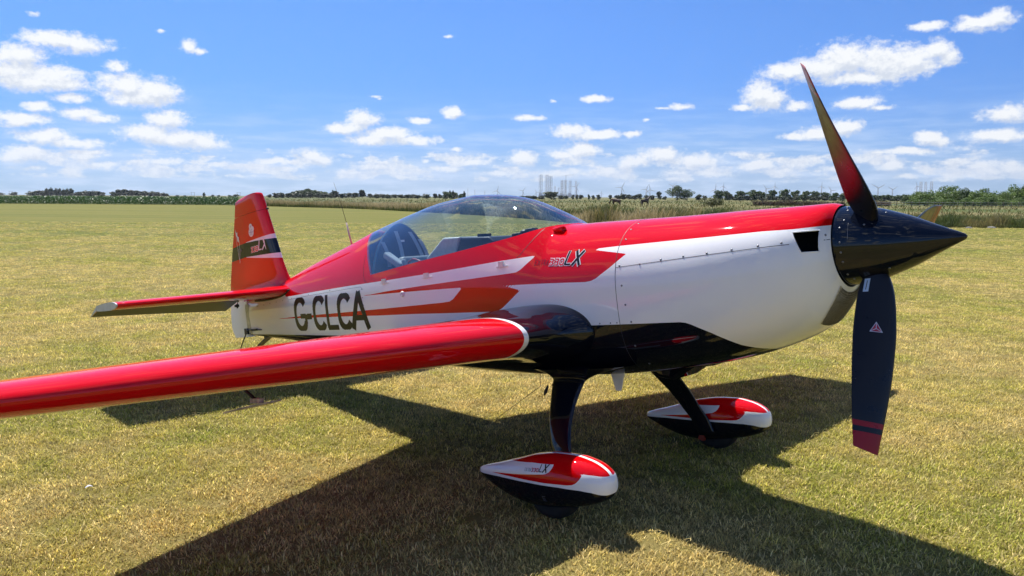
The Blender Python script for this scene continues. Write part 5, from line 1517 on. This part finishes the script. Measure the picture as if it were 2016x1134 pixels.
row([(1412, 374.5, 18), (1428, 376, 16), (1456, 375, 22), (1482, 374, 21), (1497, 375.5, 16), (1516, 373, 19), (1540, 372, 20), (1560, 374, 18), (1580, 375, 18), (1600, 376, 18), (1620, 378, 17), (1638, 378.5, 16), (1654, 379, 14)], 'rounded field tree in the long row above the red cowling', 'tree', 'row of field trees above the cowling', 520, mat='mid')
row([(x, 384 + rt.uniform(-.8, 1), 15) for x in range(1440, 1660, 14)] , 'low hedge bush under the long row of field trees', 'hedge bush', 'hedge under the field trees', 515, name='hedge_bush', kind='bush')
row([(x, 383.5 + rt.uniform(-1, 1), 15) for x in range(1715, 1790, 11)], 'low far tree between the propeller blade and the bushes', 'tree', 'far trees right of the propeller', 520, mat='mid')
tree('round_bush', 1400, 385, 46, 150, 'round dark olive bush standing among the reeds above the cowling', 'bush', kind='bush', mat='olive', detail='near')
G = 'bushes of the thicket at the right edge'
BS = [(1783, 386, 26, 260), (1800, 377, 40, 255), (1822, 371, 46, 250), (1850, 365.5, 50, 255), (1872, 365, 48, 250), (1893, 368, 44, 245), (1912, 375, 40, 240), (1930, 370, 42, 250), (1950, 373, 44, 245), (1968, 377, 36, 240), (1990, 364, 52, 262), (2013, 361, 54, 268), (2040, 362, 52, 260), (2075, 366, 52, 255), (2115, 369, 52, 250)]
for k, (x, top, w, d) in enumerate(BS): tree('thicket_bush', x, top - 3, w, d * .8, 'tall bush at the back of the right thicket, ' + ORD[k] + ' from the left', 'bush', G, 'bush', 'mid' if x % 2 else 'fresh', 'near')
for k, (x, top, w) in enumerate([(1790, 390, 26), (1815, 388, 34), (1842, 387, 36), (1868, 389, 30), (1895, 388, 34), (1920, 386, 36), (1945, 386, 34), (1968, 389, 34), (1995, 388, 36), (2022, 388, 36), (2060, 388, 40)]):
    tree('front_bush', x, top, w, 185, 'lower bright green bush in front of the right thicket, ' + ORD[k] + ' from the left', 'bush', 'front bushes of the right thicket', 'bush', 'fresh', 'near')

# ------------------------------------------------------------------ far industry: wind turbines, jack-up legs, crane, masts
M_tower = plain('turbine_grey', (.30, .32, .35), .5)
M_lat = plain('lattice_steel', (.60, .62, .65), .6, var=.15, vscale=.05)
M_lat2 = plain('lattice_rust', (.52, .47, .43), .7, var=.2, vscale=.05)
b = MB(); b.tube([(0, 0, 0), (0, 0, .55), (0, 0, 1)], [.045, .036, .026], 10); me_tow = mesh_np('tower', np.array(b.v), b.f); me_tow.materials.append(M_tower)
b = MB(); b.box((0, .02, 0), (.022, .06, .024)); b.lathe([(.0, -.07), (.018, -.06), (.026, -.04), (.026, -.03)], (0, 0, 0), 'y', 10); me_nac = mesh_np('nacelle', np.array(b.v), b.f); me_nac.materials.append(M_tower)
b = MB(); V = []
for k in range(9):
    t = k / 8; c = .10 * (1 - .7 * t) if k else .05; V += [(-c * .3, 0, t), (0, -.012 * (1 - t) - .003, t), (c * .7, 0, t), (0, .012 * (1 - t) + .003, t)]
b.add(V, [tuple(f) for f in grid_faces(9, 4, True)] + [(0, 1, 2, 3), (32, 33, 34, 35)]); me_bl = mesh_np('rotor_blade', np.array(b.v), b.f); me_bl.materials.append(M_tower)
def turbine(x, y, r, ph, label, d=6000):
    hub = (hz(x) - y) * d / FPX + CH; R_ = r * d / FPX
    e = empty('wind_turbine', gp(x, d), AZ - math.pi / 2 + rt.uniform(-.25, .25)); tag(e, label, 'wind turbine', 'wind turbines on the horizon')
    o = bpy.data.objects.new('tower', me_tow); o.scale = (hub * 1.3, hub * 1.3, hub); link(o, e)
    o = bpy.data.objects.new('nacelle', me_nac); o.scale = (R_ * 2.2,) * 3; o.location = (0, 0, hub); link(o, e)
    for k in range(3):
        o = bpy.data.objects.new('rotor_blade', me_bl); o.scale = (R_ * 1.5, R_ * 1.5, R_); o.location = (0, -.07 * R_, hub); o.rotation_euler = (0, ph + k * 2.0944, 0); link(o, e)
turbine(978.7, 376, 11, .25, 'wind turbine peeping over the left part of the canopy top')
turbine(1028.5, 376, 9, .7, 'wind turbine standing left of the tall lattice legs')
turbine(1055, 379, 8, -.45, 'small wind turbine touching the first lattice leg on its left')
turbine(1133, 368, 11, .6, 'wind turbine in front of the rightmost lattice leg')
turbine(1182, 380, 6, .1, 'smallest wind turbine, between the lattice legs and the horse field')
turbine(1221.5, 369.6, 12, .5, 'wind turbine standing alone right of the lattice legs')
turbine(1269.5, 373, 11, .4, 'left one of the two overlapping wind turbines left of the big round tree')
turbine(1277, 373.5, 11, -.2, 'right one of the two overlapping wind turbines left of the big round tree')
turbine(1321, 366.5, 10, .9, 'wind turbine half hidden behind the big round tree')
turbine(1404.8, 373, 12, .05, 'wind turbine behind the round olive bush')
turbine(1420, 367, 8, .1, 'wind turbine at the left end of the long tree row')
turbine(1504, 372, 11, -.7, 'wind turbine with a raised left blade above the long tree row')
turbine(1520.5, 367.5, 9, .0, 'wind turbine with one blade straight up above the long tree row')
turbine(1612, 367, 9, .05, 'wind turbine left of the upper propeller blade')
turbine(1631, 375.5, 10, -.6, 'wind turbine next to the upper propeller blade, lower than its neighbour')
turbine(1722.7, 370.4, 14, 1.05, 'largest wind turbine, just right of the upper propeller blade')
turbine(1750.8, 373.7, 12, 1.0, 'second wind turbine right of the upper propeller blade')
turbine(1798, 367, 10, -.3, 'wind turbine beside the lattice legs at the right thicket')
def lattice_leg(name, parent, px, d, w, h, mat, n=16):
    b = MB(); hw = w / 2; r_ = w * .045
    C4 = [(-hw, -hw), (hw, -hw), (hw, hw), (-hw, hw)]
    for c in C4: b.tube([(*c, 0), (*c, h)], r_ * 1.5, 4)
    for k in range(n):
        z0, z1 = h * k / n, h * (k + 1) / n
        for i in range(4):
            a, c = C4[i], C4[(i + 1) % 4]
            b.tube([(*a, z0), (*c, z1)], r_, 3, False); b.tube([(*c, z0), (*a, z1)], r_, 3, False); b.tube([(*a, z1), (*c, z1)], r_, 3, False)
    o = b.build(name, mat, parent); o.location = px; return o
def rig(label, legs, d, mat, hull=None):
    x0 = sum(l[0] for l in legs) / len(legs); e = empty('jack_up_rig', gp(x0, d), 0); tag(e, label, 'jack-up rig', 'jack-up rigs on the horizon')
    o0 = gp(x0, d)
    for x, top, w in legs:
        h = (hz(x) - top) * d / FPX + CH; p = gp(x, d) - o0 + cf * rt.uniform(-20, 20)
        lattice_leg('lattice_leg', e, p, d, w * d / FPX * .85, h, mat, max(6, int(h / (w * d / FPX) * 1.1)))
    b = MB(); L = [gp(x, d) - o0 for x, _, _ in legs]; mn = min((l.dot(RH) for l in L)) - 12; mx = max((l.dot(RH) for l in L)) + 12
    rot = Matrix((RH, cf, Vector((0, 0, 1)))).transposed(); b.box(RH * ((mn + mx) / 2) + Vector((0, 0, 9)), ((mx - mn) / 2, 22, 6), rot); b.box(RH * (mn + 10) + Vector((0, 0, 19)), (8, 10, 5), rot)
    hu = b.build('hull', plain('hull_grey', (.35, .38, .42), .6, var=.1) if 'hull_grey' not in bpy.data.materials else bpy.data.materials['hull_grey'], e)
    return e
rig('tallest three-legged lattice jack-up rig behind the willow', [(1063.2, 344.5, 5.6), (1075, 345, 5.8), (1082.2, 347, 5.6)], 4500, M_lat)
rig('short-legged lattice rig between the two groups of tall legs', [(1090.5, 367, 3), (1098.5, 369.5, 3)], 4600, M_lat)
rig('lattice jack-up rig with the thin crane on it', [(1104.7, 355.5, 4.8), (1111.5, 355.5, 4.4)], 4500, M_lat2)
rig('lattice jack-up rig with two legs right of the crane', [(1120.5, 356, 4.6), (1132.3, 356.5, 3.6)], 4550, M_lat)
rig('distant lattice jack-up rig above the right thicket', [(1806.8, 358.5, 4.4), (1815.2, 358.5, 3.8), (1824.8, 358, 4.4)], 4600, M_lat)
cr_e = empty('tower_crane', gp(1112.3, 4400), 0); tag(cr_e, 'thin tower crane with long level jib above the lattice legs', 'crane')
hc = (hz(1112.3) - 345) * 4400 / FPX
b = MB(); b.tube([(0, 0, 0), (0, 0, hc)], 1.3, 4); b.build('mast', M_lat, cr_e)
b = MB(); b.tube([RH * -20 + Vector((0, 0, hc - 3)), RH * 8 + Vector((0, 0, hc)), RH * 44 + Vector((0, 0, hc + 4))], [1.0, .9, .7], 4); b.build('jib', M_lat, cr_e)
for x, top, lab in ((921, 371, 'tall thin mast behind the canopy, left one'), (934.6, 374.5, 'thin mast behind the canopy, second from the left'), (954, 376, 'faint thin mast behind the canopy top, right one')):
    d = 1500; h = (hz(x) - top) * d / FPX + CH; b = MB(); b.tube([(0, 0, 0), (0, 0, h * .5), (0, 0, h)], [.55, .45, .35], 6); b.box((0, 0, h * .97), (.8, .2, .2)); o = b.build('mast', M_lat, None); o.location = gp(x, d); tag(o, lab, 'mast', 'masts behind the canopy')
for x, top, lab in ((27, 376.5, 'twin-pole power line frame at the far left horizon'), (383, 378.5, 'twin-pole power line frame above the crop, middle of the left horizon'), (472.6, 379, 'twin-pole power line frame just left of the fin tip')):
    d = 1800; h = (hz(x) - top) * d / FPX + CH; w = 6 * d / FPX; e = empty('power_line_frame', gp(x, d), AZ - math.pi / 2); tag(e, lab, 'power pole', 'power line frames')
    for s_ in (-.5, .5):
        b = MB(); b.tube([(s_ * w, 0, 0), (s_ * w, 0, h)], [.28, .2], 6); b.build('pole', M_bark, e)
    b = MB(); b.box((0, 0, h * .93), (w * .75, .15, .18)); b.build('crossbar', M_bark, e)
# fence in front of the right thicket
fe = empty('post_fence', gp(1880, 160), 0); tag(fe, 'low dark post and wire fence in front of the right thicket', 'fence')
fo = gp(1880, 160); me_post = None
M_post = plain('fence_post', (.10, .085, .065), .9, var=.25)
b = MB(); b.tube([(0, 0, 0), (0, 0, 1.15)], [.06, .05], 6); me_post = mesh_np('post', np.array(b.v), b.f); me_post.materials.append(M_post)
line = [gp(x, 160) - fo for x in range(1700, 2160, 15)]
for p in line:
    o = bpy.data.objects.new('post', me_post); o.location = p; o.rotation_euler = (rt.uniform(-.04, .04), rt.uniform(-.04, .04), 0); link(o, fe)
for z in (.5, .95):
    b = MB(); b.tube([p + Vector((0, 0, z)) for p in line], .012, 4); b.build('wire', M_lat, fe)
# pale stones at the right field edge
for x, d, s_, lab in ((1904, 47.9, .13, 'flat pale stone at the edge of the mown grass on the right'), (1950, 48.0, .17, 'larger pale stone at the grass edge near the right border')):
    bm = bmesh.new(); bmesh.ops.create_icosphere(bm, subdivisions=3, radius=s_)
    for v in bm.verts:
        f_ = 1 + .12 * math.sin(v.co.x * 9 + x) * math.cos(v.co.y * 7) + rt.uniform(-.05, .05); v.co = Vector((v.co.x * f_ * 1.4, v.co.y * f_, v.co.z * f_ * .35))
    me = bpy.data.meshes.new('stone'); bm.to_mesh(me); bm.free()
    o = obj('stone', me, plain('pale_stone', (.24, .23, .21), .85, var=.2, vscale=8, bump=.4) if 'pale_stone' not in bpy.data.materials else bpy.data.materials['pale_stone']); o.location = gp(x, d, .03); tag(o, lab, 'stone', 'pale stones at the field edge')
# two horses in the field behind the reeds
M_horse = {'brown': plain('horse_brown', (.075, .035, .018), .55, var=.15, vscale=3), 'dark': plain('horse_dark', (.035, .02, .013), .55, var=.15, vscale=3)}
def horse(x, d, rz, head, mat, label):
    """continuous skinned body: trunk, neck, head, four jointed legs and tail"""
    nodes = {'pel': ((-.62, 0, 1.22), .30), 'bel': ((-.1, 0, 1.14), .33), 'che': ((.48, 0, 1.17), .32), 'wit': ((.62, 0, 1.36), .22)}
    edges = [('pel', 'bel'), ('bel', 'che'), ('che', 'wit')]
    if head == 'up': nk = [((.95, 0, 1.72), .15), ((1.12, 0, 1.95), .12), ((1.35, 0, 1.85), .10), ((1.58, 0, 1.66), .075)]
    else: nk = [((1.0, 0, 1.22), .15), ((1.25, 0, .95), .12), ((1.38, 0, .72), .10), ((1.42, 0, .42), .075)]
    pv = 'wit'
    for i, q in enumerate(nk): nodes['n%d' % i] = q; edges.append((pv, 'n%d' % i)); pv = 'n%d' % i
    for s_ in (-1, 1):
        k = 'L' if s_ > 0 else 'R'
        nodes.update({'f0' + k: ((.52, s_ * .16, .88), .13), 'f1' + k: ((.55, s_ * .17, .50), .065), 'f2' + k: ((.53, s_ * .17, .14), .045), 'f3' + k: ((.58, s_ * .17, .03), .06),
                      'h0' + k: ((-.58, s_ * .17, .90), .17), 'h1' + k: ((-.80, s_ * .17, .55), .075), 'h2' + k: ((-.74, s_ * .17, .16), .048), 'h3' + k: ((-.69, s_ * .17, .03), .06)})
        edges += [('che', 'f0' + k), ('f0' + k, 'f1' + k), ('f1' + k, 'f2' + k), ('f2' + k, 'f3' + k), ('pel', 'h0' + k), ('h0' + k, 'h1' + k), ('h1' + k, 'h2' + k), ('h2' + k, 'h3' + k)]
    nodes['t0'] = ((-.95, 0, 1.22), .06); nodes['t1'] = ((-1.05, 0, .72), .07); edges += [('pel', 't0'), ('t0', 't1')]
    ks = list(nodes); me = bpy.data.meshes.new('horse'); me.from_pydata([nodes[k][0] for k in ks], [(ks.index(a), ks.index(b)) for a, b in edges], [])
    o = obj('horse', me, mat); sm = o.modifiers.new('skin', 'SKIN'); o.modifiers.new('sub', 'SUBSURF').levels = 1
    me.skin_vertices  # layer made by the modifier below when missing
    for i, k in enumerate(ks):
        v = me.skin_vertices[0].data[i]; v.radius = (nodes[k][1],) * 2; v.use_root = (k == 'pel')
    o.modifiers['sub'].render_levels = 2; sm.use_smooth_shade = True
    o.location = gp(x, d); o.rotation_euler = (0, 0, rz); tag(o, label, 'horse', 'horses in the field')
    for s_ in (-1, 1):
        hd = Vector(nk[1][0]); b = MB(); b.tube([hd + Vector((-.02, s_ * .07, .08)), hd + Vector((-.03, s_ * .09, .22))], [.04, .008], 6); b.build('ear', mat, o)
    return o
horse(1211, 150, AZ - math.pi / 2 + 2.5, 'down', M_horse['brown'], 'reddish brown horse grazing behind the reeds, left one of the two')
horse(1268, 152, AZ - math.pi / 2 + .5, 'up', M_horse['dark'], 'dark brown horse behind the reeds, right one of the two')
# a white feather lying in the grass
fb_ = MB(); V = []
for k in range(9):
    t = k / 8; w = .009 * math.sin(math.pi * (t * .85 + .12)); V += [(t * .04, -w, .035 + .012 * math.sin(t * 3)), (t * .04, 0, .040 + .012 * math.sin(t * 3)), (t * .04, w, .035 + .012 * math.sin(t * 3))]
fb_.add(V, [tuple(q) for q in grid_faces(9, 3)]); fo_ = fb_.build('feather', M_decal_white, None, True)
p_ = gp(140, depth_at(140, 990)); fo_.location = p_; fo_.rotation_euler = (0, 0, 1.2); tag(fo_, 'small white feather lying on the grass below the wing', 'feather')
# ------------------------------------------------------------------ air: thin summer haze over the flat country
hb_ = MB(); hb_.box((CX + cf.x * 3500, CY + cf.y * 3500, 129), (5200, 5200, 130)); hzo = hb_.build('haze', None)
hm = bpy.data.materials.new('haze_air'); hm.use_nodes = True; hn = hm.node_tree.nodes; hn.clear()
pv_ = hn.new('ShaderNodeVolumePrincipled'); pv_.inputs['Color'].default_value = (.82, .88, .96, 1); pv_.inputs['Density'].default_value = HAZE; pv_.inputs['Anisotropy'].default_value = .2
ho = hn.new('ShaderNodeOutputMaterial'); hm.node_tree.links.new(pv_.outputs[0], ho.inputs['Volume']); hzo.data.materials.append(hm)
tag(hzo, 'thin blue summer haze over the fields', 'haze', kind='stuff')
